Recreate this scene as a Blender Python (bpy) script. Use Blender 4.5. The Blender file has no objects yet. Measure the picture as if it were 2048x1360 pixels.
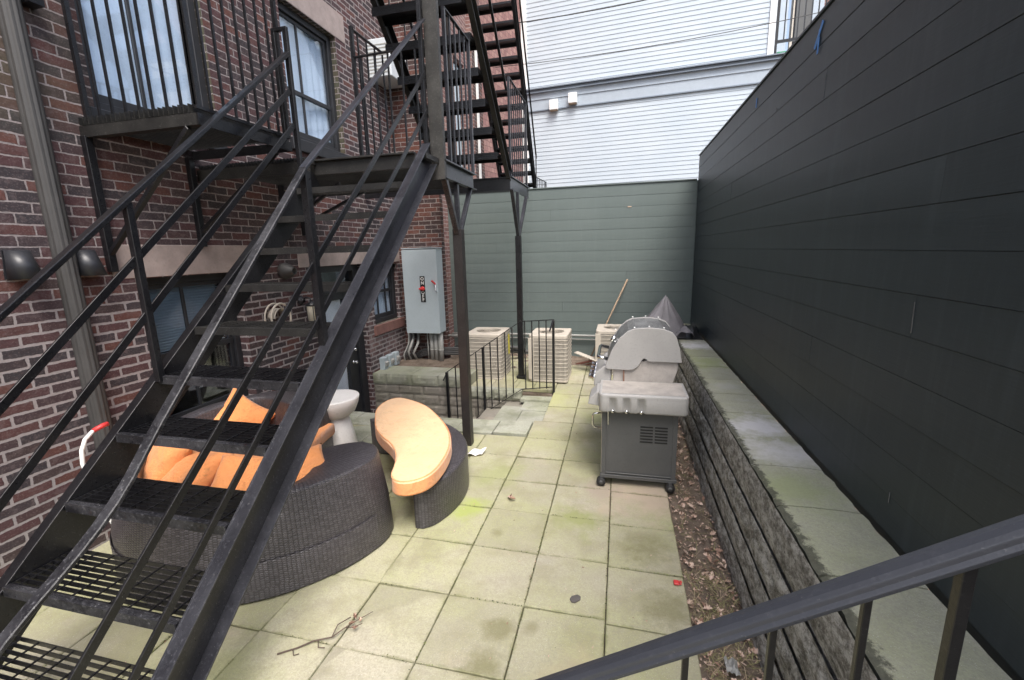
import bpy, bmesh, math, random
from mathutils import Vector, Matrix, noise
random.seed(7)
sc = bpy.context.scene
C = sc.collection
rad = math.radians

# ------------------------------------------------------------------ camera
H = 2.0
cam_d = bpy.data.cameras.new('camera'); cam = bpy.data.objects.new('camera', cam_d); C.objects.link(cam)
cam_d.sensor_width = 36; cam_d.lens = 36 * 887.711 / 2048; cam_d.clip_start = .05; cam_d.clip_end = 400
Rm = [[0.97213893, 0.02168805, -0.23339996], [0.23299216, -0.19857841, 0.95198806], [-0.02570143, -0.97984501, -0.19809894]]
M = Matrix(((Rm[0][0], -Rm[0][1], -Rm[0][2], 0), (Rm[1][0], -Rm[1][1], -Rm[1][2], 0), (Rm[2][0], -Rm[2][1], -Rm[2][2], H), (0, 0, 0, 1)))
cam.matrix_world = M
sc.camera = cam
sc.render.resolution_x = 1024; sc.render.resolution_y = 680

# ------------------------------------------------------------------ world and sun (overcast)
w = bpy.data.worlds.new('World'); sc.world = w; w.use_nodes = True
nt = w.node_tree; nt.nodes.clear()
wo = nt.nodes.new('ShaderNodeOutputWorld'); bg = nt.nodes.new('ShaderNodeBackground'); sky = nt.nodes.new('ShaderNodeTexSky')
sky.sky_type = 'NISHITA'; sky.sun_disc = False
SUN_EL, SUN_AZ = 58, 150       # azimuth measured clockwise from +Y
sky.sun_elevation = rad(SUN_EL); sky.sun_rotation = rad(SUN_AZ); sky.air_density = 1.0; sky.dust_density = 4.0; sky.ozone_density = .6
hsv = nt.nodes.new('ShaderNodeHueSaturation'); hsv.inputs['Saturation'].default_value = .8
nt.links.new(sky.outputs[0], hsv.inputs['Color']); nt.links.new(hsv.outputs[0], bg.inputs[0]); nt.links.new(bg.outputs[0], wo.inputs[0])
bg.inputs[1].default_value = .15
sl = bpy.data.lights.new('sun', 'SUN'); sl.energy = 1.5; sl.angle = rad(28); sl.color = (1, .975, .95)
so = bpy.data.objects.new('sun', sl); C.objects.link(so)
sd = Vector((math.sin(rad(SUN_AZ)) * math.cos(rad(SUN_EL)), math.cos(rad(SUN_AZ)) * math.cos(rad(SUN_EL)), math.sin(rad(SUN_EL))))
so.rotation_euler = sd.to_track_quat('Z', 'Y').to_euler()
sc.view_settings.view_transform = 'Standard'; sc.view_settings.look = 'None'; sc.view_settings.gamma = 1; sc.view_settings.exposure = 1.1

# ------------------------------------------------------------------ mesh helpers
class MB:
    def __init__(s): s.v = []; s.f = []; s.uv = []; s.sm = []; s.tone = []
    def face(s, pts, uv=None, sm=False, tone=None):
        n = len(s.v); s.v += [tuple(p) for p in pts]; s.f.append(tuple(range(n, n + len(pts)))); s.uv.append(uv); s.sm.append(sm); s.tone.append(tone)
    def mesh(s, vs, fs, uvs=None, sm=False, tone=None):
        n = len(s.v); s.v += [tuple(p) for p in vs]
        for i, f in enumerate(fs):
            s.f.append(tuple(a + n for a in f)); s.uv.append(uvs[i] if uvs else None); s.sm.append(sm); s.tone.append(tone)
        return s
    def box(s, x0, x1, y0, y1, z0, z1, tone=None):
        v = [(x0, y0, z0), (x1, y0, z0), (x1, y1, z0), (x0, y1, z0), (x0, y0, z1), (x1, y0, z1), (x1, y1, z1), (x0, y1, z1)]
        return s.mesh(v, [(0, 3, 2, 1), (4, 5, 6, 7), (0, 1, 5, 4), (1, 2, 6, 5), (2, 3, 7, 6), (3, 0, 4, 7)], tone=tone)
    def bar(s, p, q, w, t, up=(0, 0, 1), ext=0, tone=None):
        # w = width across (side), t = thickness along the up direction
        p = Vector(p); q = Vector(q); d = (q - p).normalized(); p = p - d * ext; q = q + d * ext
        side = d.cross(Vector(up))
        if side.length < 1e-4: side = d.cross(Vector((1, 0, 0)))
        side.normalize(); u = side.cross(d).normalized()
        v = []
        for c in (p, q):
            for a, b in ((-1, -1), (1, -1), (1, 1), (-1, 1)): v.append(c + side * (a * w / 2) + u * (b * t / 2))
        L = (q - p).length
        return s.mesh(v, [(0, 1, 2, 3), (7, 6, 5, 4), (0, 4, 5, 1), (1, 5, 6, 2), (2, 6, 7, 3), (3, 7, 4, 0)], tone=tone)
    def tube(s, pts, r, n=10, cap=True, closed=False, tone=None):
        pts = [Vector(p) for p in pts]; m = len(pts); rs = r if isinstance(r, (list, tuple)) else [r] * m
        vs = []; fs = []; side = None
        for i, p in enumerate(pts):
            if closed: d = pts[(i + 1) % m] - pts[i - 1]
            else: d = pts[min(i + 1, m - 1)] - pts[max(i - 1, 0)]
            d.normalize()
            if side is None:
                side = d.cross(Vector((0, 0, 1)))
                if side.length < .05: side = d.cross(Vector((1, 0, 0)))
            side = (side - d * side.dot(d)).normalized(); u = side.cross(d)
            for k in range(n):
                a = 2 * math.pi * k / n; vs.append(p + (side * math.cos(a) + u * math.sin(a)) * rs[i])
        for i in range(m if closed else m - 1):
            j = (i + 1) % m
            for k in range(n): fs.append((i * n + k, i * n + (k + 1) % n, j * n + (k + 1) % n, j * n + k))
        s.mesh(vs, fs, sm=True, tone=tone)
        if cap and not closed:
            s.mesh(vs[:n], [tuple(range(n))], tone=tone); s.mesh(vs[-n:], [tuple(reversed(range(n)))], tone=tone)
        return s
    def lathe(s, prof, c, n=32, axis='z', tone=None):
        vs = []; fs = []; m = len(prof)
        for r, h in prof:
            for k in range(n):
                a = 2 * math.pi * k / n; x, y = r * math.cos(a), r * math.sin(a)
                if axis == 'z': vs.append((c[0] + x, c[1] + y, c[2] + h))
                elif axis == 'x': vs.append((c[0] + h, c[1] + x, c[2] + y))
                else: vs.append((c[0] + x, c[1] + h, c[2] + y))
        for i in range(m - 1):
            for k in range(n): fs.append((i * n + k, i * n + (k + 1) % n, (i + 1) * n + (k + 1) % n, (i + 1) * n + k))
        return s.mesh(vs, fs, sm=True, tone=tone)
    def prism(s, poly, a, b, plane='xz', sm=False, tone=None):
        # poly in plane coordinates, extruded along the remaining axis from a to b
        def P(p, t):
            if plane == 'xz': return (p[0], t, p[1])
            if plane == 'yz': return (t, p[0], p[1])
            return (p[0], p[1], t)
        n = len(poly); vs = [P(p, a) for p in poly] + [P(p, b) for p in poly]
        s.mesh(vs, [tuple(range(n)), tuple(reversed(range(n, 2 * n)))], tone=tone)
        s.mesh(vs, [(i, (i + 1) % n, n + (i + 1) % n, n + i) for i in range(n)], sm=sm, tone=tone)
        return s
    def build(s, name, mat, parent=None, bevel=0, seg=1, jitter=0, weld=True, autosmooth=None):
        me = bpy.data.meshes.new(name); me.from_pydata(s.v, [], s.f); me.update()
        uvl = me.uv_layers.new(name='UVMap')
        has_t = any(t is not None for t in s.tone)
        ca = me.color_attributes.new('tone', 'FLOAT_COLOR', 'CORNER') if has_t else None
        for p in me.polygons:
            uv = s.uv[p.index]; n = p.normal
            for k, li in enumerate(p.loop_indices):
                if uv: uvl.data[li].uv = uv[k]
                else:
                    c = me.vertices[me.loops[li].vertex_index].co
                    a = (abs(n.x), abs(n.y), abs(n.z))
                    if a[0] >= a[1] and a[0] >= a[2]: uvl.data[li].uv = (c.y, c.z)
                    elif a[1] >= a[2]: uvl.data[li].uv = (c.x, c.z)
                    else: uvl.data[li].uv = (c.x, c.y)
                if has_t:
                    t = s.tone[p.index]; t = .5 if t is None else t
                    ca.data[li].color = (t, t, t, 1)
            p.use_smooth = s.sm[p.index]
        if weld:
            bm = bmesh.new(); bm.from_mesh(me); bmesh.ops.remove_doubles(bm, verts=bm.verts, dist=1e-5)
            bmesh.ops.recalc_face_normals(bm, faces=bm.faces); bm.to_mesh(me); bm.free()
        me.materials.append(mat)
        o = bpy.data.objects.new(name, me); C.objects.link(o)
        if parent: o.parent = parent
        if bevel:
            m = o.modifiers.new('bevel', 'BEVEL'); m.width = bevel; m.segments = seg; m.limit_method = 'ANGLE'; m.angle_limit = rad(50)
        return o

def tag(o, label=None, cat=None, group=None, kind=None):
    if label: o['label'] = label
    if cat: o['category'] = cat
    if group: o['group'] = group
    if kind: o['kind'] = kind
    return o
def thing(name, loc, label, cat, group=None):
    o = bpy.data.objects.new(name, None); C.objects.link(o); o.empty_display_size = .1
    return tag(o, label, cat, group)          # origin at world zero: parts are modelled in place
def struct(o): o['kind'] = 'structure'; return o

# ------------------------------------------------------------------ material helpers
class NT:
    def __init__(s, name):
        s.m = bpy.data.materials.new(name); s.m.use_nodes = True; s.t = s.m.node_tree; s.t.nodes.clear()
        s.out = s.t.nodes.new('ShaderNodeOutputMaterial'); s.p = s.t.nodes.new('ShaderNodeBsdfPrincipled'); s.t.links.new(s.p.outputs[0], s.out.inputs[0])
    def n(s, typ, **kw):
        o = s.t.nodes.new(typ)
        for k, v in kw.items():
            if k.startswith('i_'):
                key = k[2:]; o.inputs[int(key) if key.isdigit() else key].default_value = v
            else: setattr(o, k, v)
        return o
    def l(s, a, b): s.t.links.new(a, b)
    def uv(s): return s.n('ShaderNodeUVMap', uv_map='UVMap').outputs[0]
    def obj(s): return s.n('ShaderNodeTexCoord').outputs['Object']
    def noise(s, vec, scale, detail=4, rough=.6, dist=0, out='Fac'):
        o = s.n('ShaderNodeTexNoise'); o.inputs['Scale'].default_value = scale; o.inputs['Detail'].default_value = detail; o.inputs['Roughness'].default_value = rough; o.inputs['Distortion'].default_value = dist
        s.l(vec, o.inputs['Vector']); return o.outputs[out]
    def ramp(s, fac, stops, interp='LINEAR'):
        o = s.n('ShaderNodeValToRGB'); r = o.color_ramp; r.interpolation = interp
        while len(r.elements) < len(stops): r.elements.new(.5)
        for e, (p, c) in zip(r.elements, stops): e.position = p; e.color = (*c, 1) if len(c) == 3 else c
        s.l(fac, o.inputs[0]); return o.outputs[0]
    def g(s, fac, a, b): return s.ramp(fac, [(a, (0, 0, 0)), (b, (1, 1, 1))])
    def mix(s, fac, a, b, typ='MIX'):
        o = s.n('ShaderNodeMix', data_type='RGBA', blend_type=typ)
        for sock, val in ((o.inputs[0], fac), (o.inputs[6], a), (o.inputs[7], b)):
            if isinstance(val, (int, float)): sock.default_value = val
            elif isinstance(val, tuple): sock.default_value = (*val, 1) if len(val) == 3 else val
            else: s.l(val, sock)
        return o.outputs[2]
    def math(s, op, a, b=0, c=None):
        o = s.n('ShaderNodeMath', operation=op)
        for i, val in enumerate((a, b, c)):
            if val is None: continue
            if isinstance(val, (int, float)): o.inputs[i].default_value = val
            else: s.l(val, o.inputs[i])
        return o.outputs[0]
    def bump(s, h, strength=.5, dist=.01, prev=None):
        o = s.n('ShaderNodeBump'); o.inputs['Strength'].default_value = strength; o.inputs['Distance'].default_value = dist
        s.l(h, o.inputs['Height'])
        if prev: s.l(prev, o.inputs['Normal'])
        return o.outputs[0]
    def set(s, **kw):
        names = dict(col='Base Color', rough='Roughness', metal='Metallic', normal='Normal', spec='Specular IOR Level', coat='Coat Weight', trans='Transmission Weight', sheen='Sheen Weight')
        for k, v in kw.items():
            i = s.p.inputs[names[k]]
            if isinstance(v, (int, float)): i.default_value = v
            elif isinstance(v, tuple): i.default_value = (*v, 1)
            else: s.l(v, i)
        return s.m

def plain(name, col, rough=.6, metal=0, vary=.25, scale=6, bump=.0, spec=.5, fine=60):
    k = NT(name); o = k.obj(); a = k.noise(o, scale, 5); f = k.noise(o, fine, 3)
    lo = tuple(c * (1 - vary) for c in col); hi = tuple(min(1, c * (1 + vary)) for c in col)
    c = k.ramp(a, [(.3, lo), (.7, hi)])
    c = k.mix(k.g(f, .55, .8), c, tuple(x * .8 for x in col))
    r = k.math('ADD', k.math('MULTIPLY', a, .2), rough - .1)
    kw = dict(col=c, rough=r, metal=metal, spec=spec)
    if bump: kw['normal'] = k.bump(f, bump, .003)
    return k.set(**kw)

def black_iron(name, base=(.0055, .0055, .007), dust=(.075, .075, .08), amt=.36, rough=.26, rust=.05):
    k = NT(name); o = k.obj()
    big = k.noise(o, 5, 6, .65); mid = k.noise(o, 65, 6, .75); fine = k.noise(o, 170, 3, .6)
    c = k.mix(k.math('MULTIPLY', k.g(big, .42, .75), amt * .35), base, dust)
    c = k.mix(k.math('MULTIPLY', k.g(mid, .56, .74), amt), c, dust)
    c = k.mix(k.math('MULTIPLY', k.g(fine, .66, .74), amt * 1.2), c, (.32, .32, .31))
    c = k.mix(k.math('MULTIPLY', k.g(k.noise(o, 9, 5, .7), .66, .74), rust), c, (.16, .055, .025))
    r = k.math('ADD', k.math('MULTIPLY', mid, .35), rough - .12)
    return k.set(col=c, rough=r, spec=.5, normal=k.bump(k.math('ADD', mid, k.math('MULTIPLY', fine, .5)), .35, .002))

def brick_mat(name, pal, mortar, bw=.213, rh=.0677, mt=.011, low_z=None, moss=False, wash=False, offset=(0, 0)):
    k = NT(name); uv0 = k.uv()
    sep0 = k.n('ShaderNodeSeparateXYZ'); k.l(uv0, sep0.inputs[0])
    nz = k.noise(uv0, 14, 3, .6, out='Color'); nz2 = k.noise(uv0, 60, 2, .6, out='Color')
    def vadd(v, colr, amt):
        a = k.n('ShaderNodeVectorMath', operation='SUBTRACT'); k.l(colr, a.inputs[0]); a.inputs[1].default_value = (.5, .5, .5)
        b = k.n('ShaderNodeVectorMath', operation='SCALE'); k.l(a.outputs[0], b.inputs[0]); b.inputs['Scale'].default_value = amt
        c = k.n('ShaderNodeVectorMath', operation='ADD'); k.l(v, c.inputs[0]); k.l(b.outputs[0], c.inputs[1]); return c.outputs[0]
    uv = vadd(vadd(uv0, nz, .014), nz2, .008)
    sep = k.n('ShaderNodeSeparateXYZ'); k.l(uv, sep.inputs[0])
    v = k.math('DIVIDE', sep.outputs[1], rh); row = k.math('FLOOR', v); fv = k.math('SUBTRACT', v, row)
    wn0 = k.n('ShaderNodeTexWhiteNoise', noise_dimensions='1D'); k.l(row, wn0.inputs['W'])
    u = k.math('ADD', k.math('DIVIDE', sep.outputs[0], bw), k.math('ADD', k.math('MULTIPLY', k.math('MODULO', row, 2), .5), k.math('MULTIPLY', wn0.outputs[0], .16)))
    ci = k.math('FLOOR', u); fu = k.math('SUBTRACT', u, ci)
    # thickness of the mortar, wider in the repointed lower part of the wall
    th = k.math('ADD', mt / 2, k.math('MULTIPLY', k.math('SUBTRACT', k.noise(uv0, 7, 3), .5), .007))
    if low_z is not None:
        th = k.math('ADD', th, k.math('MULTIPLY', k.g(k.math('SUBTRACT', low_z, sep0.outputs[1]), 0, .25), .0035))
        th = k.math('ADD', th, k.math('MULTIPLY', k.math('GREATER_THAN', sep0.outputs[0], 5.68), .003))
    dv = k.math('MULTIPLY', k.math('MINIMUM', fv, k.math('SUBTRACT', 1, fv)), rh)
    du = k.math('MULTIPLY', k.math('MINIMUM', fu, k.math('SUBTRACT', 1, fu)), bw)
    d = k.math('SUBTRACT', k.math('MINIMUM', dv, du), th)
    mask = k.g(k.math('MULTIPLY', d, 100), -.12, .16)       # 1 inside the brick
    mask = k.math('MULTIPLY', mask, 1)
    cmb = k.n('ShaderNodeCombineXYZ'); k.l(ci, cmb.inputs[0]); k.l(row, cmb.inputs[1])
    wn = k.n('ShaderNodeTexWhiteNoise', noise_dimensions='3D'); k.l(cmb.outputs[0], wn.inputs['Vector'])
    stops = [(i / len(pal), c) for i, c in enumerate(pal)]
    bc = k.ramp(wn.outputs[0], stops, 'CONSTANT')
    sm = k.noise(uv0, 38, 5, .7)
    bc = k.mix(k.math('MULTIPLY', k.g(sm, .4, .75), .55), bc, tuple(c * .55 for c in pal[0]))
    bc = k.mix(k.math('MULTIPLY', k.g(k.noise(uv0, 90, 3, .7), .55, .7), .45), bc, (.28, .22, .21))
    bc = k.mix(k.math('MULTIPLY', k.g(k.noise(uv0, 17, 6, .75), .5, .64), .35), bc, (.2, .155, .155))
    mo = k.mix(k.g(k.noise(uv0, 25, 5, .7), .35, .7), tuple(c * .62 for c in mortar), mortar)
    if low_z is not None:
        mo = k.mix(k.g(k.math('SUBTRACT', low_z, sep0.outputs[1]), 0, .25), mo, k.mix(k.noise(uv0, 40, 4, .7), (.22, .195, .192), (.4, .36, .36)))
    if moss:
        mm = k.math('MULTIPLY', k.g(k.noise(uv0, 1.9, 3), .36, .5), k.g(k.math('SUBTRACT', sep0.outputs[1], 2.7), 0, .5))
        ym = k.g(k.math('SUBTRACT', 2.75, sep0.outputs[0]), .1, .7)
        mm = k.math('MULTIPLY', mm, ym)
        bc = k.mix(k.math('MULTIPLY', mm, .75), bc, (.085, .088, .055))
    if wash:
        ws = k.math('MULTIPLY', k.g(k.noise(uv0, 2.2, 5, .65), .44, .66), k.g(k.math('SUBTRACT', 1.5, sep0.outputs[1]), 0, .6))
        wy = k.g(sep0.outputs[0], .52, .58) if False else k.math('GREATER_THAN', sep0.outputs[0], 5.5)
        ws = k.math('MULTIPLY', ws, wy)
        bc = k.mix(k.math('MULTIPLY', ws, .6), bc, (.42, .3, .29))
    st = k.g(k.noise(uv0, 1.1, 5, .6), .35, .8)
    bc = k.mix(k.math('MULTIPLY', st, .35), bc, (.035, .03, .03))
    col = k.mix(mask, mo, bc)
    h = k.math('ADD', k.math('MULTIPLY', mask, 1), k.math('MULTIPLY', sm, .5))
    return k.set(col=col, rough=.88, spec=.25, normal=k.bump(h, .9, .008))

def paver_mat(name, base, moss, dark, pink=(.5, .42, .33), grain=1.0, amt=.6, grid=False, spots=(), edge_x=None):
    k = NT(name); o = k.obj()
    t = k.n('ShaderNodeVertexColor', layer_name='tone').outputs[0]
    big = k.noise(o, .9, 5, .6); mid = k.noise(o, 3.4, 6, .65); fine = k.noise(o, 95, 4, .75); sp = k.noise(o, 240, 2, .5)
    c = k.mix(k.g(t, .1, .9), tuple(x * .72 for x in base), base)
    c = k.mix(k.math('MULTIPLY', k.g(big, .36, .66), amt), c, moss)
    c = k.mix(k.math('MULTIPLY', k.g(k.noise(o, 2.1, 5, .6), .6, .74), .6), c, pink)
    c = k.mix(k.math('MULTIPLY', k.g(mid, .47, .66), .5), c, dark)
    c = k.mix(k.math('MULTIPLY', k.g(k.noise(o, 7.5, 6, .7), .5, .62), .3), c, tuple(x * .72 for x in base))
    c = k.mix(k.math('MULTIPLY', k.g(fine, .44, .62), .42), c, tuple(x * .55 for x in base))
    c = k.mix(k.math('MULTIPLY', k.g(k.noise(o, 45, 4, .7), .5, .62), .28), c, tuple(x * .6 for x in base))
    c = k.mix(k.math('MULTIPLY', k.g(sp, .66, .72), .5), c, (.8, .8, .72))
    c = k.mix(k.math('MULTIPLY', k.g(k.noise(o, 33, 3, .7), .72, .76), .8), c, (.05, .045, .03))
    sx = k.n('ShaderNodeSeparateXYZ'); k.l(o, sx.inputs[0])
    for (px, py, pr, st_, pc_) in spots:
        cx2 = k.n('ShaderNodeCombineXYZ'); k.l(sx.outputs[0], cx2.inputs[0]); k.l(sx.outputs[1], cx2.inputs[1]); dd = k.n('ShaderNodeVectorMath', operation='DISTANCE'); k.l(cx2.outputs[0], dd.inputs[0]); dd.inputs[1].default_value = (px, py, 0)
        dn = k.math('ADD', dd.outputs['Value'], k.math('MULTIPLY', k.math('SUBTRACT', k.noise(o, 4.2, 7, .75), .5), pr * 2.8))
        c = k.mix(k.math('MULTIPLY', k.math('SUBTRACT', 1, k.g(dn, pr * .25, pr)), st_), c, pc_)
    if grid:
        def ed(v, off):
            t_ = k.math('DIVIDE', k.math('SUBTRACT', v, off), .4584); f_ = k.math('SUBTRACT', t_, k.math('FLOOR', t_)); return k.math('MULTIPLY', k.math('MINIMUM', f_, k.math('SUBTRACT', 1, f_)), .4584)
        yo = k.math('MULTIPLY', k.math('GREATER_THAN', sx.outputs[0], -.036), -.03)
        e = k.math('MINIMUM', ed(sx.outputs[0], -.036), ed(k.math('SUBTRACT', sx.outputs[1], yo), 2.5906))
        e = k.math('ADD', e, k.math('MULTIPLY', k.math('SUBTRACT', k.noise(o, 9, 7, .8), .5), .085))
        c = k.mix(k.math('MULTIPLY', k.math('SUBTRACT', 1, k.g(e, -.008, .014)), .5), c, (.16, .165, .07))
    if edge_x is not None:
        e = k.math('ADD', sx.outputs[0], k.math('ADD', k.math('MULTIPLY', k.math('SUBTRACT', k.noise(o, 24, 7, .8), .5), .16), k.math('MULTIPLY', k.math('SUBTRACT', k.noise(o, 3, 3, .6), .5), .06)))
        c = k.mix(k.math('MULTIPLY', k.math('SUBTRACT', 1, k.g(e, edge_x - .008, edge_x + .012)), .9), c, k.mix(k.noise(o, 50, 4, .7), (.03, .03, .024), (.16, .16, .12)))
    return k.set(col=c, rough=.9, spec=.2, normal=k.bump(k.math('ADD', fine, k.math('MULTIPLY', mid, .6)), .45 * grain, .004))

def wicker_mat(name):
    k = NT(name); uv = k.uv()
    sep = k.n('ShaderNodeSeparateXYZ'); k.l(uv, sep.inputs[0])
    W, Hh = .025, .014
    col = k.math('FLOOR', k.math('DIVIDE', sep.outputs[0], W)); fu = k.math('SUBTRACT', k.math('DIVIDE', sep.outputs[0], W), col)
    vv = k.math('ADD', k.math('DIVIDE', sep.outputs[1], Hh), k.math('MULTIPLY', k.math('MODULO', col, 2), .5))
    row = k.math('FLOOR', vv); fv = k.math('SUBTRACT', vv, row)
    a = k.math('SINE', k.math('MULTIPLY', fu, math.pi)); b = k.math('SINE', k.math('MULTIPLY', fv, math.pi))
    h = k.math('MULTIPLY', k.math('POWER', k.math('ABSOLUTE', a), .35), k.math('POWER', k.math('ABSOLUTE', b), .6))
    cmb = k.n('ShaderNodeCombineXYZ'); k.l(col, cmb.inputs[0]); k.l(row, cmb.inputs[1])
    wn = k.n('ShaderNodeTexWhiteNoise', noise_dimensions='3D'); k.l(cmb.outputs[0], wn.inputs['Vector'])
    c1 = k.ramp(wn.outputs[0], [(0, (.052, .047, .053)), (1, (.095, .087, .097))])
    c = k.mix(k.g(h, .15, .75), (.016, .0145, .016), c1)
    c = k.mix(k.math('MULTIPLY', k.g(k.noise(k.obj(), 4, 4), .55, .8), .18), c, (.17, .16, .14))
    return k.set(col=c, rough=.33, spec=.7, normal=k.bump(h, .8, .0035))

def fabric_mat(name, col, dirt=(.2, .12, .06)):
    k = NT(name); o = k.obj(); big = k.noise(o, 4, 5, .6); fine = k.noise(o, 300, 2, .5)
    c = k.mix(k.g(big, .3, .75), col, tuple(x * .88 for x in col))
    c = k.mix(k.math('MULTIPLY', k.g(k.noise(o, 9, 7, .78), .56, .7), .45), c, dirt)
    n1 = k.bump(k.math('ADD', k.noise(o, 7, 4, .6, .8), k.math('MULTIPLY', k.noise(o, 22, 3, .6, 1.5), .4)), .55, .03)
    return k.set(col=c, rough=.9, spec=.15, sheen=.25, normal=k.bump(fine, .3, .001, n1))

def siding_mat(name, a, b, rough=.6, tone=False):
    k = NT(name); o = k.obj()
    c = k.mix(k.g(k.noise(o, 1.2, 5, .6), .3, .7), a, b)
    c = k.mix(k.math('MULTIPLY', k.g(k.noise(o, 60, 4, .7), .66, .72), .35), c, tuple(min(1, x * 2.2 + .05) for x in b))
    if tone:
        t_ = k.n('ShaderNodeVertexColor', layer_name='tone').outputs[0]
        c = k.mix(k.math('MULTIPLY', t_, tone), c, tuple(x * 1.35 for x in b))
        vs_ = k.n('ShaderNodeMapping'); vs_.inputs['Scale'].default_value = (6, 6, .5); k.l(o, vs_.inputs[0])
        c = k.mix(k.math('MULTIPLY', k.g(k.noise(vs_.outputs[0], 2.2, 6, .7), .5, .68), tone), c, tuple(x * 1.9 + .01 for x in b))
        c = k.mix(k.math('MULTIPLY', k.g(k.noise(o, 26, 5, .8), .7, .74), .4), c, tuple(x * 2.2 + .01 for x in b))
    sc2 = k.n('ShaderNodeMapping'); sc2.inputs['Scale'].default_value = (1.2, 1.2, 26); k.l(o, sc2.inputs[0])
    gr = k.noise(sc2.outputs[0], 5, 4, .6)
    c = k.mix(k.math('MULTIPLY', k.g(gr, .45, .8), .25), c, tuple(x * .7 for x in a))
    return k.set(col=c, rough=rough, spec=.35, normal=k.bump(gr, .2, .003))

def glass_mat(name, gl=.22, tint=(.9, .95, 1)):
    k = NT(name); k.t.nodes.remove(k.p)
    tr = k.n('ShaderNodeBsdfTransparent'); tr.inputs[0].default_value = (*tint, 1)
    gs = k.n('ShaderNodeBsdfGlossy'); gs.inputs['Roughness'].default_value = .03
    gs.inputs[0].default_value = (.95, .97, 1, 1)
    fr = k.n('ShaderNodeLayerWeight'); fr.inputs[0].default_value = .25
    f = k.math('ADD', k.math('MULTIPLY', fr.outputs['Facing'], .22), gl)
    mx = k.n('ShaderNodeMixShader'); k.l(f, mx.inputs[0]); k.l(tr.outputs[0], mx.inputs[1]); k.l(gs.outputs[0], mx.inputs[2]); k.l(mx.outputs[0], k.out.inputs[0])
    return k.m

def stone_wall_mat(name):
    k = NT(name); o = k.obj()
    mp = k.n('ShaderNodeMapping'); mp.inputs['Scale'].default_value = (1, .8, 1.5); k.l(o, mp.inputs[0])
    a = k.noise(mp.outputs[0], 15, 9, .82); b = k.noise(o, 42, 6, .8); m = k.noise(o, 2.6, 6, .7)
    c = k.ramp(a, [(.28, (.06, .056, .048)), (.45, (.2, .19, .17)), (.58, (.5, .49, .46))])
    c = k.mix(k.math('MULTIPLY', k.g(b, .52, .7), .8), c, (.022, .021, .019))
    c = k.mix(k.math('MULTIPLY', k.g(k.noise(o, 85, 3, .7), .6, .7), .55), c, (.42, .41, .37))
    c = k.mix(k.math('MULTIPLY', k.g(m, .58, .72), .5), c, (.1, .11, .045))
    return k.set(col=c, rough=.95, spec=.15, normal=k.bump(k.math('ADD', a, k.math('MULTIPLY', b, .7)), .9, .009))

def soil_mat(name):
    k = NT(name); o = k.obj(); a = k.noise(o, 6, 8, .75); b = k.noise(o, 60, 5, .8)
    c = k.ramp(a, [(.3, (.11, .085, .066)), (.7, (.3, .24, .19))])
    c = k.mix(k.math('MULTIPLY', k.g(b, .55, .7), .6), c, (.2, .16, .12))
    return k.set(col=c, rough=.95, spec=.1, normal=k.bump(k.math('ADD', a, b), 1.0, .02))

def tone_mat(name, stops, rough=.8):
    k = NT(name); t = k.n('ShaderNodeVertexColor', layer_name='tone').outputs[0]
    c = k.ramp(t, stops); c = k.mix(k.math('MULTIPLY', k.g(k.noise(k.obj(), 120, 3), .4, .8), .4), c, tuple(x * .5 for x in stops[0][1]))
    return k.set(col=c, rough=rough, spec=.3)

IRON = black_iron('black_iron_paint')
IRON_WORN = black_iron('worn_black_iron', base=(.01, .01, .0125), dust=(.2, .2, .215), amt=.8, rust=.5)
IRON_DUST = black_iron('dusty_black_iron', base=(.008, .0077, .0075), dust=(.11, .105, .095), amt=.5, rough=.5)
IRON_GREY = black_iron('grey_black_iron', base=(.016, .0165, .021), dust=(.17, .175, .2), amt=.45, rough=.27, rust=.08)
RAILPAINT = black_iron('smooth_black_enamel', base=(.02, .021, .025), amt=.1, rough=.33, rust=.0)
pal = [(.088, .042, .043), (.064, .04, .043), (.104, .046, .043), (.05, .04, .044), (.078, .043, .043), (.044, .038, .042), (.092, .042, .044), (.064, .043, .042), (.13, .052, .042), (.055, .04, .043)]
BRICK = brick_mat('old_red_brick', [(a * 1.04, b * 1.12, c * 1.15) for a, b, c in pal], (.36, .315, .31), mt=.0085, low_z=1.85, moss=True, wash=True)
pal2 = [(.075, .034, .03), (.05, .03, .027), (.1, .04, .032), (.045, .03, .03), (.13, .05, .035)]
BRICK2 = brick_mat('brown_brick', pal2, (.32, .28, .265), mt=.009)
pal3 = [(.3, .16, .14), (.26, .13, .12), (.34, .2, .17), (.22, .12, .11)]
BRICK3 = brick_mat('pale_pink_brick', pal3, (.5, .42, .4), mt=.01)
SHINGLE = brick_mat('pink_shingle', [(.36, .2, .18), (.3, .16, .15), (.42, .25, .22)], (.2, .12, .11), bw=.12, rh=.11, mt=.008)
LINTEL = plain('grey_brown_stone', (.33, .27, .25), .85, vary=.16, scale=9, bump=.4)
SILL = plain('red_brown_stone', (.2, .1, .085), .85, vary=.2, scale=9, bump=.3)
FRAME = plain('black_window_paint', (.022, .023, .027), .45, vary=.3)
CURT = plain('white_curtain', (.72, .74, .77), .9, vary=.03, scale=2)
DARK = plain('dark_interior', (.02, .02, .022), .9)
BLIND = plain('white_blind', (.5, .56, .6), .7, vary=.05)
GLASS = glass_mat('window_glass', .04)
GN, DKS, PK = (.26, .29, .1), (.17, .16, .075), (.5, .4, .32)
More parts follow.
